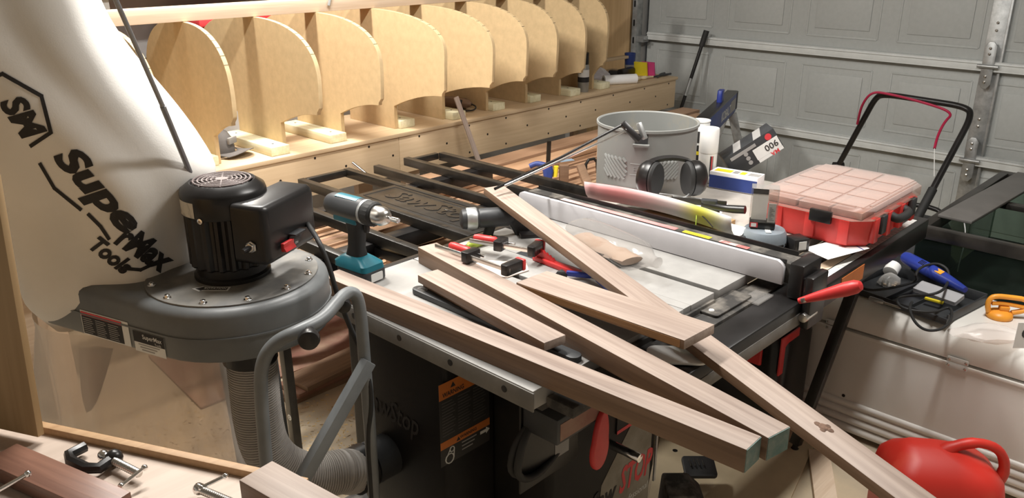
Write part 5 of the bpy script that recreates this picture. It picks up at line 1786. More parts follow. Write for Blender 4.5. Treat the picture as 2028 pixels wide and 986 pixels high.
# tilted black carton with upside-down numerals
o_ = Zp(1432, 362, EZ + .012)
ux = (Zp(1560, 330, EZ + .10) - o_)
up_ = V(-.25, .2, .95)
Mb = frame(V(2.665, 1.43, EZ + .012), V(.115, -.121, .115), V(-.3, .3, .9))
bb_ = thing('black_carton', 'black carton printed 006 upside down, tilted behind the red case', 'carton', M=Mb)
MB().bb((0, 0, 0), (.20, .085, .085)).build('box', M_dgrey, bb_, bevel=.0012)
MB().bb((.10, -.0008, .012), (.197, 0, .055)).build('white_panel', M_wprint, bb_)
text('900', (.165, -.0012, .034), (-1, 0, 0), (0, 0, -1), .034, M_print, bb_, bold=.01)
text('MA', (.165, -.0012, .005), (-1, 0, 0), (0, 0, -1), .022, M_rprint, bb_, bold=.015)
MB().bb((.102, -.0008, .0), (.198, 0, .0115)).build('lower_band', M_wprint, bb_)
for k in range(3):
    MB().lathe([(.008, 0), (.008, .0008)], 16, Matrix.Translation((.075 - .0 + .0, -.0002, .02 + .018 * k)) @ Matrix.Rotation(math.pi / 2, 4, 'X')).build('emblem', M_gprint, bb_)
MB().bb((.02, -.0008, .062), (.12, 0, .074)).build('title_print', M_gprint, bb_)
MB().lathe([(.012, 0), (.012, .0008)], 20, Matrix.Translation((.17, -.0002, .068)) @ Matrix.Rotation(math.pi / 2, 4, 'X')).build('red_emblem', M_rprint, bb_)
for x_ in (.04, .12):
    MB().prism([(x_, .0), (x_ + .03, .0), (x_ + .05, .08), (x_ + .02, .08)], (0, 0, .0853), (1, 0, 0), (0, 1, 0), .0004).build('top_print', M_gprint, bb_)

# blister pack with white card
p = Zp(1520, 452, EZ + .055)
bl = thing('blister_pack', 'clear blister pack with white card standing on the grey shroud', 'blister pack', (2.118, 1.04, EZ + .0562), rz=math.radians(-62))
MB().bb((-.035, -.022, 0), (.035, .022, .02)).build('base', M_black, bl, bevel=.003)
MB().bb((-.033, -.0228, .004), (-.012, -.022, .018)).build('red_label', M_rprint, bl)
MB().bb((-.030, -.0234, .006), (-.016, -.0228, .016)).build('white_label', M_wprint, bl)
MB().bb((-.032, .002, .02), (.01, .004, .11)).build('card', M_paper, bl)
MB().bb((-.032, .0012, .095), (.01, .002, .11)).build('card_band', M_print, bl)
MB().bb((.012, -.018, .02), (.033, -.016, .075)).build('price_label', M_wprint, bl)
for k in range(9):
    MB().bb((.016, -.0186, .026 + k * .0045), (.030 - .004 * (k % 3), -.018, .028 + k * .0045)).build('print_line', M_gprint, bl)
m = MB()
for a_, b_2 in (((-.037, -.024, .02), (.037, -.0232, .118)), ((-.037, .0232, .02), (.037, .024, .118)), ((-.037, -.024, .02), (-.0362, .024, .118)), ((.0362, -.024, .02), (.037, .024, .118)), ((-.037, -.024, .1172), (.037, .024, .118))):
    m.bb(a_, b_2)
m.build('shell', M_clear, bl)

# grey round shroud (sander or grinder guard)
p = Zp(1532, 470, EZ + .02)
gs = thing('grinder_shroud', 'grey round dust shroud with black fittings before the red case', 'dust shroud', (2.118, 1.03, EZ))
M_gs = pm('shroud_grey', (.20, .23, .26), .35, var=.06)
MB().lathe([(.060, .012), (.064, .014), (.064, .03), (.060, .045), (.055, .053), (.022, .055), (.0001, .055)], 48).build('dome', M_gs, gs, smooth=True)
MB().lathe([(.063, .0005), (.065, .003), (.065, .0119), (.05, .0119)], 48).build('brush_ring', M_black, gs, smooth=True)
for k in range(6):
    a = va - 1.0 + k * .5
    MB().box((.064 * math.cos(a), .064 * math.sin(a), .02), (.004, .022, .006), Matrix.Rotation(a, 3, 'Z')).build('vent', M_black, gs)
MB().box((.03, -.085, .022), (.05, .05, .04), Matrix.Rotation(-.5, 3, 'Z')).build('motor_block', M_black, gs, bevel=.004)
MB().box((.016, -.109, .024), (.024, .001, .024), Matrix.Rotation(-.5, 3, 'Z')).build('data_label', M_wprint, gs)
MB().tube([(-.05, .03, .03), (-.07, .036, .03), (-.085, .038, .027)], .008, 10, smooth=2).build('spout', M_dgrey, gs, smooth=True)
MB().box((-.02, -.02, .0555), (.03, .015, .001), Matrix.Rotation(.6, 3, 'Z')).build('sticker', M_wprint, gs)

# red parts organiser with clear lid
cs = thing('parts_case', 'red parts organiser case with dusty clear lid on the extension table', 'case', (2.40, .97, EZ))
CX0, CX1, CY0, CY1 = 2.255, 2.70, .80, 1.135


def chamfer(x0, x1, y0, y1, c_):
    return [(x0 + c_, y0), (x1 - c_, y0), (x1, y0 + c_), (x1, y1 - c_), (x1 - c_, y1), (x0 + c_, y1), (x0, y1 - c_), (x0, y0 + c_)]


def chloft(levels):
    return [[V(x_, y_, z) for x_, y_ in chamfer(CX0 + i_, CX1 - i_, CY0 + i_, CY1 - i_, .045)] for z, i_ in levels]


MB().loft(chloft([(EZ + .001, .018), (EZ + .012, .012), (EZ + .083, .006)])).build('tray', M_redcase, cs, bevel=.002, **W)
for k in range(3):     # front face buttresses
    MB().bb((CX0 + .004, CY0 + .05 + .10 * k, EZ + .01), (CX0 + .014, CY0 + .08 + .10 * k, EZ + .08)).build('rib', M_redcase, cs, bevel=.002, **W)
for k in range(4):
    x_ = CX0 + .06 + k * .095
    MB().bb((x_, CY0 - .004, EZ + .012), (x_ + .03, CY0 + .016, EZ + .085)).build('rib', M_redcase, cs, bevel=.003, **W)
for x_ in (CX0 + .09, CX1 - .125):
    MB().bb((x_ + .012, CY0 - .008, EZ + .03), (x_ + .045, CY0 + .006, EZ + .085)).build('latch', M_dgrey, cs, bevel=.003, **W)
MB().tube([(CX0 + .18, CY0 + .004, EZ + .07), (CX0 + .18, CY0 - .022, EZ + .06), (CX0 + .275, CY0 - .022, EZ + .06), (CX0 + .275, CY0 + .004, EZ + .07)], .013, 12, smooth=2).build('handle', M_rubber, cs, smooth=True, **W)
MB().bb((CX0 - .006, .90, EZ + .062), (CX0 + .008, .965, EZ + .098)).build('front_latch', M_black, cs, bevel=.003, **W)
MB().loft(chloft([(EZ + .0835, -.002), (EZ + .112, -.002), (EZ + .12, .006)])).build('lid', M_lid, cs, bevel=.001, **W)
# compartments under the lid
for ix in range(4):
    for iy in range(3):
        x_, y_ = CX0 + .025 + ix * .1, CY0 + .025 + iy * .098
        MB().bb((x_, y_, EZ + .1202), (x_ + .092, y_ + .09, EZ + .1225)).build('lid_panel', M_lid, cs, bevel=.001, **W)
        MB().bb((x_, y_, EZ + .084), (x_ + .092, y_ + .09, EZ + .105)).build('bin_insert', pm('insert', (.40, .28, .25), .6, var=.2) if ix + iy == 0 else bpy.data.materials['insert'], cs, bevel=.003, **W)
for x0_, y0_, x1_, y1_ in ((CX0 + .02, CY0 + .045, CX0 + .02, CY1 - .045), (CX0 + .05, CY0 + .015, CX1 - .05, CY0 + .015)):
    MB().tube([(x0_, y0_, EZ + .121), (x1_, y1_, EZ + .121)], .004, 8).build('lid_rim', M_lid, cs, smooth=True, **W)

# drawing under the case
pts = [Zp(*q, EZ) for q in ((1590, 492), (1640, 514), (1722, 492), (1680, 468))]
m = MB()
m.add([V(q.x, q.y, EZ - .0003 + h_) for h_ in (0, .0008) for q in pts], [(3, 2, 1, 0), (4, 5, 6, 7), (0, 1, 5, 4), (1, 2, 6, 5), (2, 3, 7, 6), (3, 0, 4, 7)])
dw = thing('drawing', 'white paper drawing with blue line under the red parts case', 'paper', (pts[0].x, pts[0].y, EZ))
m.build('sheet', M_paper, dw, **W)
MB().bar(V(pts[0].x, pts[0].y, EZ + .001).lerp(V(pts[3].x, pts[3].y, EZ + .001), .85), V(pts[1].x, pts[1].y, EZ + .001).lerp(V(pts[2].x, pts[2].y, EZ + .001), .85), .003, .0006).build('blue_line', M_blue, dw, **W)

# ================================================================ beyond the saw
# blue sawhorse
ka, kb = V(3.80, 2.26, .80), V(4.66, 2.575, .80)
kd = (kb - ka).normalized()
kn = V(kd.y, -kd.x, 0)
ko = thing('folding_sawhorse', 'blue folding sawhorse with steel legs behind the grey bin', 'sawhorse', (4.2, 2.4, 0))
MB().bar(ka + V(0, 0, -.06), kb + V(0, 0, -.06), .06, .12).build('beam', M_navy, ko, bevel=.006, **W)
MB().bar(ka + V(0, 0, .004), kb + V(0, 0, .004), .064, .014).build('top_cap', M_black, ko, bevel=.003, **W)
MB().bar(kb + kd * -.005 + V(0, 0, -.05), kb + kd * .03 + V(0, 0, -.05), .066, .11).build('end_cap', M_black, ko, bevel=.004, **W)
text('KOBALT', ka.lerp(kb, .62) + kn * .0305 + V(0, 0, -.065), kd, V(0, 0, 1), .075, M_wprint, ko, shear=.15, bold=.02, width=.30, **W)
MB().prism(rrect(.18, .07, .005), ka.lerp(kb, .87) + kn * .0305 + V(0, 0, -.06), kd, V(0, 0, 1), .0006).build('side_print', M_gprint, ko, **W)
MB().loft([[ka.lerp(kb, .55) + kd * (x_ + q[0]) + kn * q[1] + V(0, 0, z_) for q in rrect(.07, .03, .01, 4)] for x_, z_ in ((0, .0), (0, .05), (.01, .075))]).build('stop_block', M_blue, ko, smooth=True, **W)
for q in (ka + kd * .04, kb - kd * .06):
    for s_ in (-1, 1):
        MB().bar(q + V(0, 0, -.12) + kn * s_ * .02, V(q.x, q.y, 0) + kn * s_ * .22 + kd * .03, .05, .02, kd).build('leg', M_galv, ko, bevel=.002, **W)

# black pole leaning on the garage door
a, b = Xp(1399, 62, 5.07), Xp(1352, 205, 4.96)
d_ = (b - a).normalized()
c_ = a + d_ * ((.02 - a.z) / d_.z)
pl2 = thing('black_pole', 'black metal pole with foam grip leaning against the garage door', 'pole', (c_.x, c_.y, 0))
MB().tube([a, c_], .012, 12).build('shaft', M_black, pl2, smooth=True, **W)
MB().tube([a - d_ * .005, a + d_ * .10], .019, 14).build('grip', M_rubber, pl2, smooth=True, **W)
MB().tube([a + d_ * .32, a + d_ * .44], .0125, 12).build('reflective_band', M_galv, pl2, smooth=True, **W)

# push mower behind the red case
mw = thing('lawn_mower', 'push lawn mower with black folding handle and red bail bar', 'lawn mower', (4.05, 1.35, 0))
TL, TRr = Xp(1737, 188, 4.5), Xp(1933, 214, 4.5)
BLo, BRo = Zp(1660, 328, .46), Zp(1806, 452, .40)
hl_ = [BLo, TL.lerp(BLo, .25), TL.lerp(BLo, .06) , TL.lerp(TRr, .05) + V(0, 0, .01), TL.lerp(TRr, .5) + V(0, 0, .005), TL.lerp(TRr, .93), TRr.lerp(BRo, .08), TRr.lerp(BRo, .3), BRo]
MB().tube(hl_, .0155, 12, smooth=3).build('handle', M_black, mw, smooth=True, **W)
MB().tube([TL.lerp(BLo, .38) + V(-.03, .01, 0), TL.lerp(BLo, .2) + V(-.06, .02, .03), TL.lerp(BLo, .02) + V(-.05, .01, .03), TL.lerp(TRr, .12) + V(-.03, 0, .02), TL.lerp(TRr, .5) + V(-.03, 0, .0), TL.lerp(TRr, .82) + V(-.03, .0, -.03), TRr.lerp(BRo, .12) + V(-.03, .10, -.01), TRr.lerp(BRo, .22) + V(-.03, .10, -.02), TRr.lerp(BRo, .36) + V(-.02, .08, 0)], .0065, 8, smooth=3).build('bail_bar', pm('crimson', (.35, .012, .05), .4), mw, smooth=True, **W)
MB().tube([TRr.lerp(BRo, .36) + V(-.02, .08, 0), BRo.lerp(TRr, .42) + V(-.01, .02, 0)], .002, 6).build('cable', M_wprint, mw, **W)
MB().tube([BLo + V(-.02, .02, .0), BLo + V(.02, -.02, .0)], .022, 12).build('handle_knob', M_black, mw, smooth=True, **W)
MB().tube([BRo.lerp(TRr, .02), BRo.lerp(TRr, .32)], .021, 12).build('lower_handle', M_rubber, mw, smooth=True, **W)
d0, d1 = Zp(1830, 352, .42), Zp(1908, 410, .36)
mx, my = 4.1, 1.30
MB().loft(rbox_loft([(.06, mx, my, .62, .50, .12), (.16, mx, my, .62, .50, .14), (.22, mx, my, .54, .44, .16)])).build('deck', M_black, mw, smooth=True, **W)
MB().loft(rbox_loft([(.22, mx + .06, my - .02, .40, .36, .08), (.34, mx + .06, my - .02, .38, .34, .08), (.385, mx + .06, my - .02, .33, .30, .08)])).build('motor_cover', M_dgrey, mw, smooth=True, **W)
h1, h2 = Xp(1880, 352, 4.42), Xp(1912, 372, 4.42)
MB().tube([(mx + .2, my + .08, .36), (mx + .25, my + .07, .42), (mx + .25, my - .12, .42), (mx + .2, my - .13, .35)], .012, 10, smooth=2).build('carry_handle', M_black, mw, smooth=True, **W)
for dx, dy in ((-.24, -.26), (.24, -.26), (-.24, .26), (.24, .26)):
    MB().lathe([(.04, -.02), (.088, -.02), (.09, -.012), (.09, .012), (.088, .02), (.04, .02)], 24, Matrix.Translation((mx + dx, my + dy * 1.12, .0905)) @ Matrix.Rotation(math.pi / 2, 4, 'X')).build('wheel', M_rubber, mw, smooth=True, **W)

# ================================================================ white chest with things on its lid
HX0, HX1, HY0, HY1, HZ = 2.72, 3.06, -.6, 1.17, .52
ch = thing('white_chest', 'long white enamel chest with ribbed base and hinged lid at right', 'chest', (2.9, .4, 0))
prof = [(HX0 + .004, .02), (HX1, .02), (HX1, .408), (HX0, .408), (HX0, .15)]
MB().prism(prof, (0, HY1, 0), (1, 0, 0), (0, 0, 1), HY1 - HY0).build('body', M_whitem, ch, bevel=.012, seg=3, **W)
lp = [(HX0 - .002, .414), (HX1, .414), (HX1, HZ)]
for k in range(9):
    a = math.pi / 2 * k / 8
    lp.append((HX0 + .075 - .077 * math.sin(a), HZ - .07 + .07 * math.cos(a)))
MB().prism(lp, (0, HY1 + .002, 0), (1, 0, 0), (0, 0, 1), HY1 - HY0 + .004).build('lid', M_whitem, ch, bevel=.008, seg=3, **W)
MB().bb((HX0 - .008, HY0, .395), (HX0, HY1 - .02, .407)).build('lid_seal', M_whitem, ch, bevel=.002, **W)
for z, r_ in ((.035, .016), (.068, .014), (.10, .014), (.132, .012)):
    MB().tube([(HX0 + .003, HY0, z), (HX0 + .003, HY1 - .03, z)], r_, 12).build('base_rib', M_whitem, ch, smooth=True, **W)
for px_, py_ in ((1655, 640), (1895, 726)):
    c_ = Xp(px_, py_, HX0 - .006)
    hg = MB().prism(rrect(.065, .018, .005), (HX0 - .0085, c_.y, .421), (0, -1, 0), (0, 0, 1), .003).build('hinge', M_strut, ch, bevel=.001, **W)
    MB().prism(rrect(.065, .018, .005), (HX0 - .0085, c_.y, .400), (0, -1, 0), (0, 0, 1), .003).build('hinge_leaf', M_strut, hg, bevel=.001, **W)
    for dy in (-.025, .025):
        for z in (.421, .400):
            MB().lathe([(.0045, 0), (.004, .0015), (.001, .002)], 10, Matrix.Translation((HX0 - .0115, c_.y + dy, z)) @ Matrix.Rotation(-math.pi / 2, 4, 'Y')).build('screw', M_steel, hg, **W)
c_ = Xp(1665, 818, HX0 - .001)
MB().lathe([(.006, 0), (.006, .001)], 12, Matrix.Translation((HX0 - .001, c_.y, .155)) @ Matrix.Rotation(-math.pi / 2, 4, 'Y')).build('drain_hole', M_black, ch, **W)

# tool tray with rotary tool
CZ = HZ
tv = [Zp(*q, CZ) for q in ((1703, 588), (1898, 662), (1948, 578), (1768, 510))]
tc0 = (tv[0] + tv[1] + tv[2] + tv[3]) / 4
td = (tv[1] - tv[0]).normalized()
tw, tl_ = ((tv[3] - tv[0]).length + (tv[2] - tv[1]).length) / 2, ((tv[1] - tv[0]).length + (tv[2] - tv[3]).length) / 2
TRM = frame(V(2.888, .83, CZ + .001), (-.16, -1, 0))
tr2 = thing('tool_tray', 'open black plastic tool tray lying on the white chest lid', 'tray', M=TRM)
tw, tl_ = .27, .36
MB().bb((-tl_ / 2, -tw / 2, 0), (tl_ / 2, tw / 2, .004)).build('floor_panel', M_dgrey, tr2, bevel=.001)
for a_, b_2 in (((-tl_ / 2, -tw / 2, .004), (tl_ / 2, -tw / 2 + .006, .022)), ((-tl_ / 2, tw / 2 - .006, .004), (tl_ / 2, tw / 2, .04)), ((-tl_ / 2, -tw / 2 + .006, .004), (-tl_ / 2 + .006, tw / 2 - .006, .03)), ((tl_ / 2 - .006, -tw / 2 + .006, .004), (tl_ / 2, tw / 2 - .006, .035))):
    MB().bb(a_, b_2).build('side', M_dgrey, tr2, bevel=.0015)
for x_ in (-.04, .045):
    MB().bb((x_, -tw / 2 + .006, .004), (x_ + .003, tw / 2 - .006, .018)).build('divider', M_dgrey, tr2)
a, b = Zp(1790, 508, CZ + .075), Zp(1912, 574, CZ + .07)
L7 = (b - a).length
rtl = thing('rotary_tool', 'blue rotary tool with orange badge lying in the black tray', 'rotary tool', M=frame(a, b - a))
TT_ = Matrix.Rotation(math.pi / 2, 4, 'Y')
MB(TT_).lathe([(.010, 0), (.020, .006), (.0235, .02), (.0245, L7 * .35), (.024, L7 * .55), (.020, L7 * .72), (.014, L7 * .9), (.010, L7)], 24).build('body', M_blue, rtl, smooth=True)
for k in range(4):
    MB().box((L7 * .32 + k * .007, -.012, .0205), (.003, .018, .003), Matrix.Rotation(.5, 3, 'X')).build('vent', M_black, rtl)
MB().box((L7 * .62, -.009, .0195), (.03, .018, .0022), Matrix.Rotation(.45, 3, 'X')).build('badge', M_orange, rtl)
MB().lathe([(.007, -.03), (.009, 0)], 12, TT_).build('strain_relief', M_rubber, rtl, smooth=True)


def cz(px, py, h=.035):
    return Zp(px, py, CZ + h)


MB().tube([cz(1786, 503, .05), cz(1765, 505, .05), cz(1735, 510, .06), cz(1705, 535, .055), cz(1697, 560, .05), cz(1715, 576, .05), cz(1760, 572, .055), cz(1808, 560, .045), cz(1818, 552, .07), cz(1812, 545, .09), cz(1823, 528, .10), cz(1855, 520, .10), cz(1878, 532, .09), cz(1880, 552, .06)], .0045, 8, smooth=3).build('cord', M_rubber, rtl, smooth=True, **W)
MB().tube([cz(1880, 552, .06), cz(1870, 575, .10), cz(1840, 585, .09), cz(1800, 585, .06), cz(1772, 590, .045), cz(1785, 612, .04), cz(1850, 620, .04), cz(1884, 605, .045), cz(1886, 632, .05), cz(1868, 652, .045), cz(1835, 656, .042), cz(1812, 640, .042), cz(1800, 612, .045), cz(1806, 598, .05)], .0045, 8, smooth=3).build('cord_coil', M_rubber, rtl, smooth=True, **W)
# small things in the tray
a, b = cz(1722, 590, .02), cz(1785, 610, .02)
fx = thing('flex_attachment', 'grey and black pen attachment lying in the front of the tray', 'attachment', M=frame(a, b - a))
L8 = (b - a).length
MB(TT_).lathe([(.007, 0), (.0075, .004), (.0075, L8 * .4), (.005, L8 * .45)], 14).build('sleeve', M_galv, fx, smooth=True)
MB(TT_).lathe([(.004, L8 * .45), (.0035, L8)], 10).build('shaft', M_chrome, fx, smooth=True)
a, b = cz(1832, 590, .03), cz(1868, 600, .03)
yb = tag(MB().bar(a, b, .012, .008).build('yellow_bit_pack', M_yellow, bevel=.001), 'small yellow bit pack lying under the tool cord in the tray', 'bit pack')
a, b = cz(1818, 564, .045), cz(1900, 592, .045)
cl1 = thing('clear_box', 'clear plastic lid leaning over the blue rotary tool in the tray', 'plastic lid', M=frame(a + V(0, 0, -.0), b - a, (-.35, -.35, 1)))
L9 = (b - a).length
m = MB().bb((0, -.026, 0), (L9, .026, .002)).bb((0, -.028, -.012), (L9, -.026, .002)).bb((0, .026, -.012), (L9, .028, .002)).bb((-.002, -.026, -.012), (0, .026, .002)).bb((L9, -.026, -.012), (L9 + .002, .026, .002))
m.build('shell', clear('grey_clear', (.8, .8, .82), .12, .28), cl1)
m = MB()
rings = []
for k in range(6):
    rr = (.022, .028, .029, .025, .018, .006)[k]
    rings.append([V(rr * 1.4 * (1 + .4 * noise.noise(V(j * .8, k * .6, 13))) * math.cos(j * .4488), rr * (1 + .4 * noise.noise(V(j * .8, k * .6, 19))) * math.sin(j * .4488), .009 * k) for j in range(14)])
m.loft(rings)
p = cz(1757, 553, .005)
sb2 = thing('parts_bag', 'small clear bag of metal bits lying at the left of the tray', 'bag', *[TRM @ V(-.105, .02, .006)], rz=-.6)
m.build('film', clear('bag_grey', (.85, .84, .82), .2, .2), sb2, smooth=True)
random.seed(21)
for k in range(10):
    MB().lathe([(.004, 0), (.004, .012), (.002, .02)], 8, Matrix.Translation((random.uniform(-.03, .03), random.uniform(-.015, .015), .004)) @ Matrix.Rotation(1.4, 4, 'XYZ'[k % 3])).build('bit', M_pine if k % 3 == 0 else M_steel, sb2)
p = cz(1730, 530, .02)
rl2 = tag(MB().lathe([(.018, -.02), (.026, -.018), (.026, .018), (.018, .02)], 20, Matrix.Translation(TRM @ V(-.135, .085, .042)) @ Matrix.Rotation(1.1, 4, 'Y')).build('white_roll', M_white, smooth=True), 'small white plastic roll behind the clear parts bag on the tray', 'roll')

# orange suction lifter
p = Zp(1978, 628, CZ)
su_ = thing('suction_lifter', 'orange suction cup lifter with looped handle on the chest lid', 'suction lifter', (p.x, p.y, CZ), rz=math.radians(-55))
MB().lathe([(.038, .0005), (.040, .004), (.040, .012), (.034, .02), (.02, .026), (.0001, .027)], 32).build('cup', M_orange, su_, smooth=True)
MB().tube([(-.035, 0, .018), (-.042, 0, .04), (-.040, 0, .062), (-.025, 0, .075), (.03, 0, .072), (.07, 0, .068), (.085, 0, .05), (.08, 0, .03), (.035, 0, .018)], .0085, 12, smooth=2).build('handle', M_orange, su_, smooth=True)
MB().tube([(-.03, .0, .048), (.0, .0, .05), (.04, 0, .045), (.07, 0, .04)], .0065, 10, smooth=2).build('lever', M_orange, su_, smooth=True)
MB().box((.01, 0, .033), (.03, .022, .016)).build('pivot_block', M_orange, su_, bevel=.003)
m = MB()
rings = []
for k in range(6):
    rr = (.07, .085, .08, .06, .04, .012)[k]
    rings.append([V(rr * 1.25 * (1 + .4 * noise.noise(V(j * .7, k * .6, 33))) * math.cos(j * .3927), rr * .7 * (1 + .4 * noise.noise(V(j * .7, k * .6, 39))) * math.sin(j * .3927), .009 * k) for j in range(16)])
m.loft(rings)
pb2 = tag(m.build('plastic_bag', clear('bag_clear', (.95, .92, .9), .2, .22), smooth=True), 'crumpled clear plastic bag lying before the orange suction lifter', 'bag')
p = Zp(1958, 668, CZ)
pb2.location = (p.x, p.y, CZ + .001)
pb2.rotation_euler = (0, 0, -.9)
p = Zp(2025, 690, CZ)
lf = thing('leaflet', 'white leaflet with a dark picture at the right edge on the chest lid', 'leaflet', M=frame(V(p.x + .0, p.y + .0, CZ + .001), rt, (0, 0, 1)))
MB().bb((-.03, .0, .0), (.09, .0012, .085)).build('sheet', M_paper, lf)
MB().prism([(.016 * math.cos(k * .5236) * .8, .016 * math.sin(k * .5236)) for k in range(12)], (.0, -.0002, .05), (1, 0, 0), (0, 0, 1), .0006).build('picture', M_dgrey, lf)
p = Zp(2020, 678, CZ)

# ================================================================ glass tank behind the chest
TX0, TX1, TY0, TY1, TZ0, TZ1 = 3.10, 4.15, .10, .925, .06, .71
tk = thing('glass_tank', 'large glass tank with black rim standing behind the white chest', 'glass tank', (3.6, .5, 0))
for z0, z1 in ((TZ1 - .045, TZ1),):
    for a_, b_2 in (((TX0, TY0, z0), (TX0 + .035, TY1, z1)), ((TX1 - .035, TY0, z0), (TX1, TY1, z1)), ((TX0 + .035, TY1 - .035, z0), (TX1 - .035, TY1, z1)), ((TX0 + .035, TY0, z0), (TX1 - .035, TY0 + .035, z1)), ((3.62, TY0 + .035, z0 + .02), (3.66, TY1 - .035, z1 - .002))):
        MB().bb(a_, b_2).build('rim', M_blackm, tk, bevel=.003, **W)
for a_, b_2 in (((TX0 + .005, TY0 + .005, TZ0), (TX0 + .013, TY1 - .005, TZ1 - .046)), ((TX1 - .013, TY0 + .005, TZ0), (TX1 - .005, TY1 - .005, TZ1 - .046)), ((TX0 + .014, TY1 - .013, TZ0), (TX1 - .014, TY1 - .005, TZ1 - .046)), ((TX0 + .014, TY0 + .005, TZ0), (TX1 - .014, TY0 + .013, TZ1 - .046))):
    MB().bb(a_, b_2).build('pane', M_glass, tk, **W)
MB().bb((TX0, TY0, .0), (TX1, TY1, TZ0 - .001)).build('base', M_black, tk, bevel=.003, **W)
MB().bb((TX0 + .014, TY0 + .014, .40), (TX1 - .014, TY1 - .014, .403)).build('inner_shelf', pm('tank_floor', (.025, .03, .027), .5, var=.3), tk, **W)
a, b = Zp(1886, 437, TZ1 + .006), Zp(2045, 348, TZ1 + .006)
lt = thing('tank_light', 'grey flat light bar lying across the glass tank rim', 'light bar', M=frame(V(a.x, a.y, TZ1 + .001), b - a))
L10 = (b - a).length
MB().bb((.02, -.06, 0), (L10, .06, .012)).build('bar', pm('bar_grey', (.09, .085, .08), .45), lt, bevel=.003)
MB().tube([(.03, -.03, .004), (.0, -.05, -.02), (-.01, -.06, -.06), (-.03, -.06, -.13), (-.03, -.06, -.17)], .0022, 6, smooth=2).build('cord', M_galv, lt)
p = Zp(2028, 395, TZ1 + .02)
wb = thing('wooden_post', 'brown turned wooden piece standing at the right edge on the light bar', 'wood piece', (p.x + .09, p.y - .045, TZ1 + .014))
MB().lathe([(.05, 0), (.062, .02), (.066, .09), (.060, .14), (.05, .16)], 8).build('body', M_ply, wb, bevel=.004)
MB().lathe([(.03, .16), (.03, .17)], 8).build('top', M_plyedge, wb)

# ================================================================ floor at right
fl = thing('floor_board', 'pale plywood board with drilled holes lying on the floor beside the saw', 'board', (2.3, 1.0, 0))
pts = [Zp(*q, .012) for q in ((1310, 850), (1470, 800), (1612, 880), (1560, 1000), (1420, 1060), (1280, 1010))]
m = MB()
n_ = len(pts)
m.add([V(q.x, q.y, z) for z in (.0005, .012) for q in pts], [tuple(range(n_ - 1, -1, -1)), tuple(range(n_, 2 * n_))] + [(k, (k + 1) % n_, (k + 1) % n_ + n_, k + n_) for k in range(n_)])
m.build('sheet', pm('pale_ply', (.60, .50, .34), .7, var=.05, scale=8), fl, **W)
for q in ((1337, 892), (1376, 908)):
    p = Zp(*q, .0122)
    MB().lathe([(.009, 0), (.009, .0005)], 16, Matrix.Translation(p)).build('hole', M_black, fl, **W)
a, b = Zp(1622, 890, .02), Zp(1640, 1010, .02)
ofc = tag(MB().bar(a, b, .07, .018).build('pine_offcut', M_pine, bevel=.001), 'pine offcut lying on the floor between the saw leg and the red can', 'board')
ofc.location.z += -.0105

# red machine and black step under the extension table
gm = thing('air_compressor', 'red and black machine in the shadow under the extension table', 'machine', (2.56, 1.22, 0))
MB().loft(rbox_loft([(.10, 2.56, 1.24, .26, .34, .05), (.40, 2.56, 1.24, .26, .34, .05), (.46, 2.56, 1.24, .20, .28, .05)])).build('shroud', M_black, gm, smooth=True, **W)
MB().loft(rbox_loft([(.32, 2.43, 1.24, .02, .20, .008), (.47, 2.44, 1.24, .03, .20, .01)])).build('red_cover', M_red, gm, bevel=.003, **W)
MB().bb((2.43, 1.075, .30), (2.56, 1.082, .44)).build('side_cover', M_red, gm, bevel=.003, **W)
c_ = Xp(1497, 645, 2.418)
MB().bb((2.4165, c_.y - .022, c_.z - .02), (2.4185, c_.y + .022, c_.z + .025)).build('data_label', M_wprint, gm, **W)
MB().tube([(2.46, 1.165, .10), (2.66, 1.165, .10)], .08, 20).build('tank', M_red, gm, smooth=True, **W)
for y_ in (1.14, 1.36):
    MB().bb((2.45, y_, 0), (2.67, y_ + .03, .10)).build('skid', M_rubber, gm, **W)
st = thing('ribbed_case', 'black ribbed plastic case under the extension table beside the saw', 'case', (2.37, 1.62, 0))
MB().bb((2.2, 1.45, .0005), (2.54, 1.80, .20)).build('body', M_dusty, st, bevel=.01, **W)
for k in range(9):
    MB().bb((2.21, 1.47 + .036 * k, .20), (2.52, 1.484 + .036 * k, .212)).build('rib', M_black, st, bevel=.003, **W)

# red fuel can
c0 = Zp(1856, 942, .20)
can = thing('fuel_can', 'dusty red plastic fuel can on the floor before the white chest', 'fuel can', (c0.x, c0.y, 0), rz=HEAD - math.pi / 2 + math.radians(-8))
lv_ = [(.001, 0, 0, .30, .22, .05), (.012, 0, 0, .32, .24, .06), (.19, 0, 0, .325, .245, .06), (.235, 0, 0, .31, .23, .06), (.262, -.008, .0, .265, .185, .055), (.285, -.025, .0, .19, .12, .05), (.300, -.045, .01, .115, .06, .028), (.304, -.05, .01, .06, .03, .014)]
MB().loft(rbox_loft(lv_, 8)).build('body', M_redcan, can, smooth=True, angle=180)
MB().tube([(-.01, .0, .275), (.04, .0, .312), (.10, 0, .325), (.155, .0, .305), (.180, 0, .25), (.172, 0, .20), (.150, 0, .17)], [.022, .016, .014, .014, .015, .017, .020], 14, smooth=2).build('handle', M_redcan, can, smooth=True)
random.seed(5)
m = MB()
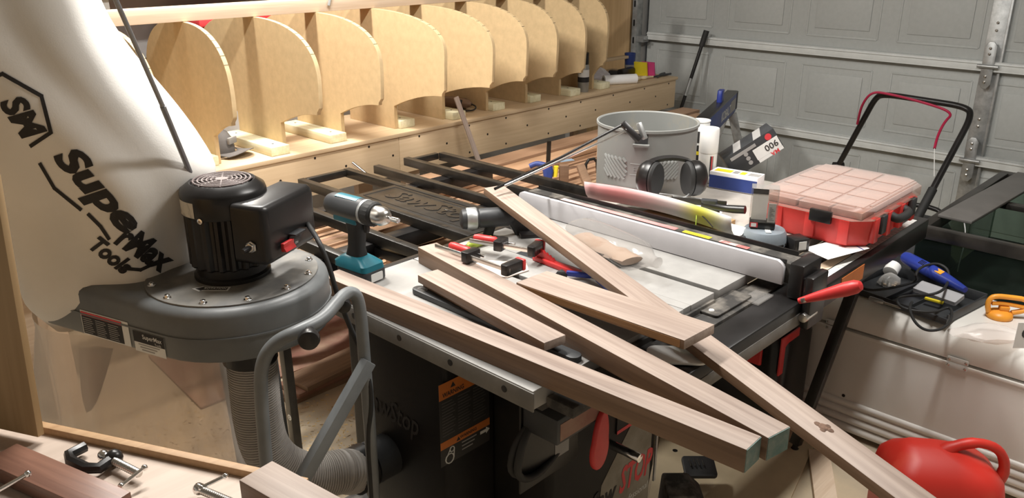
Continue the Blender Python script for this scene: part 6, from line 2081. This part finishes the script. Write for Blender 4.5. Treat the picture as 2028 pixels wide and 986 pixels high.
for k in range(130):
    x_, y_ = random.gauss(-.06, .05), random.gauss(-.02, .05)
    if abs(x_) > .14 or abs(y_) > .10:
        continue
    z_ = .237 + .055 * max(0, 1 - max(abs(x_ + .02) / .15, abs(y_) / .11))
    a = random.uniform(0, 3.14)
    m.box((x_, y_, z_ + .004), (random.uniform(.003, .008), .0015, .001), Matrix.Rotation(a, 3, 'Z'))
dd = m.build('shavings', M_pine, can)
dd['kind'] = 'stuff'
# loose shavings on the concrete
random.seed(7)
m = MB()
bpy.context.view_layer.update()
keep = []        # footprints of everything that stands on the floor
for o_ in bpy.data.objects:
    if o_.type == 'MESH' and o_.name not in ('floor', 'floor_mat') and not o_.name.startswith(('wall_', 'section', 'ceiling')):
        bb8 = [o_.matrix_world @ Vector(q) for q in o_.bound_box]
        if min(q.z for q in bb8) < .012:
            keep.append((min(q.x for q in bb8) - .012, max(q.x for q in bb8) + .012, min(q.y for q in bb8) - .012, max(q.y for q in bb8) + .012))
for k in range(3600):
    q = V(random.uniform(.75, 2.0), random.uniform(1.7, 3.0), .0)
    if k % 3 == 0:
        q = V(1.35 + random.gauss(0, .18), 2.2 + random.gauss(0, .25), 0)
    if k % 9 == 0:
        q = V(random.uniform(2.1, 2.7), random.uniform(.7, 1.2), .0)
    a = random.uniform(0, 6.28)
    if any(k0 < q.x < k1 and k2 < q.y < k3 for k0, k1, k2, k3 in keep):
        continue
    l_ = random.uniform(.002, .009)
    u2 = V(math.cos(a), math.sin(a), 0) * l_
    v2 = V(-math.sin(a), math.cos(a), 0) * random.uniform(.0008, .002)
    h_ = random.uniform(.0005, .004)
    m.add([q - u2 - v2 + V(0, 0, .0003), q + u2 - v2 + V(0, 0, .0003), q + u2 * .6 + v2 + V(0, 0, h_), q - u2 * .6 + v2 + V(0, 0, h_)], [(0, 1, 2, 3)])
so_ = m.build('wood_shavings', pm('shavings', (.62, .45, .22), .8, var=.2, scale=60))
so_['kind'] = 'stuff'
tag(so_, 'pale wood shavings and sawdust scattered over the concrete floor', 'shavings')
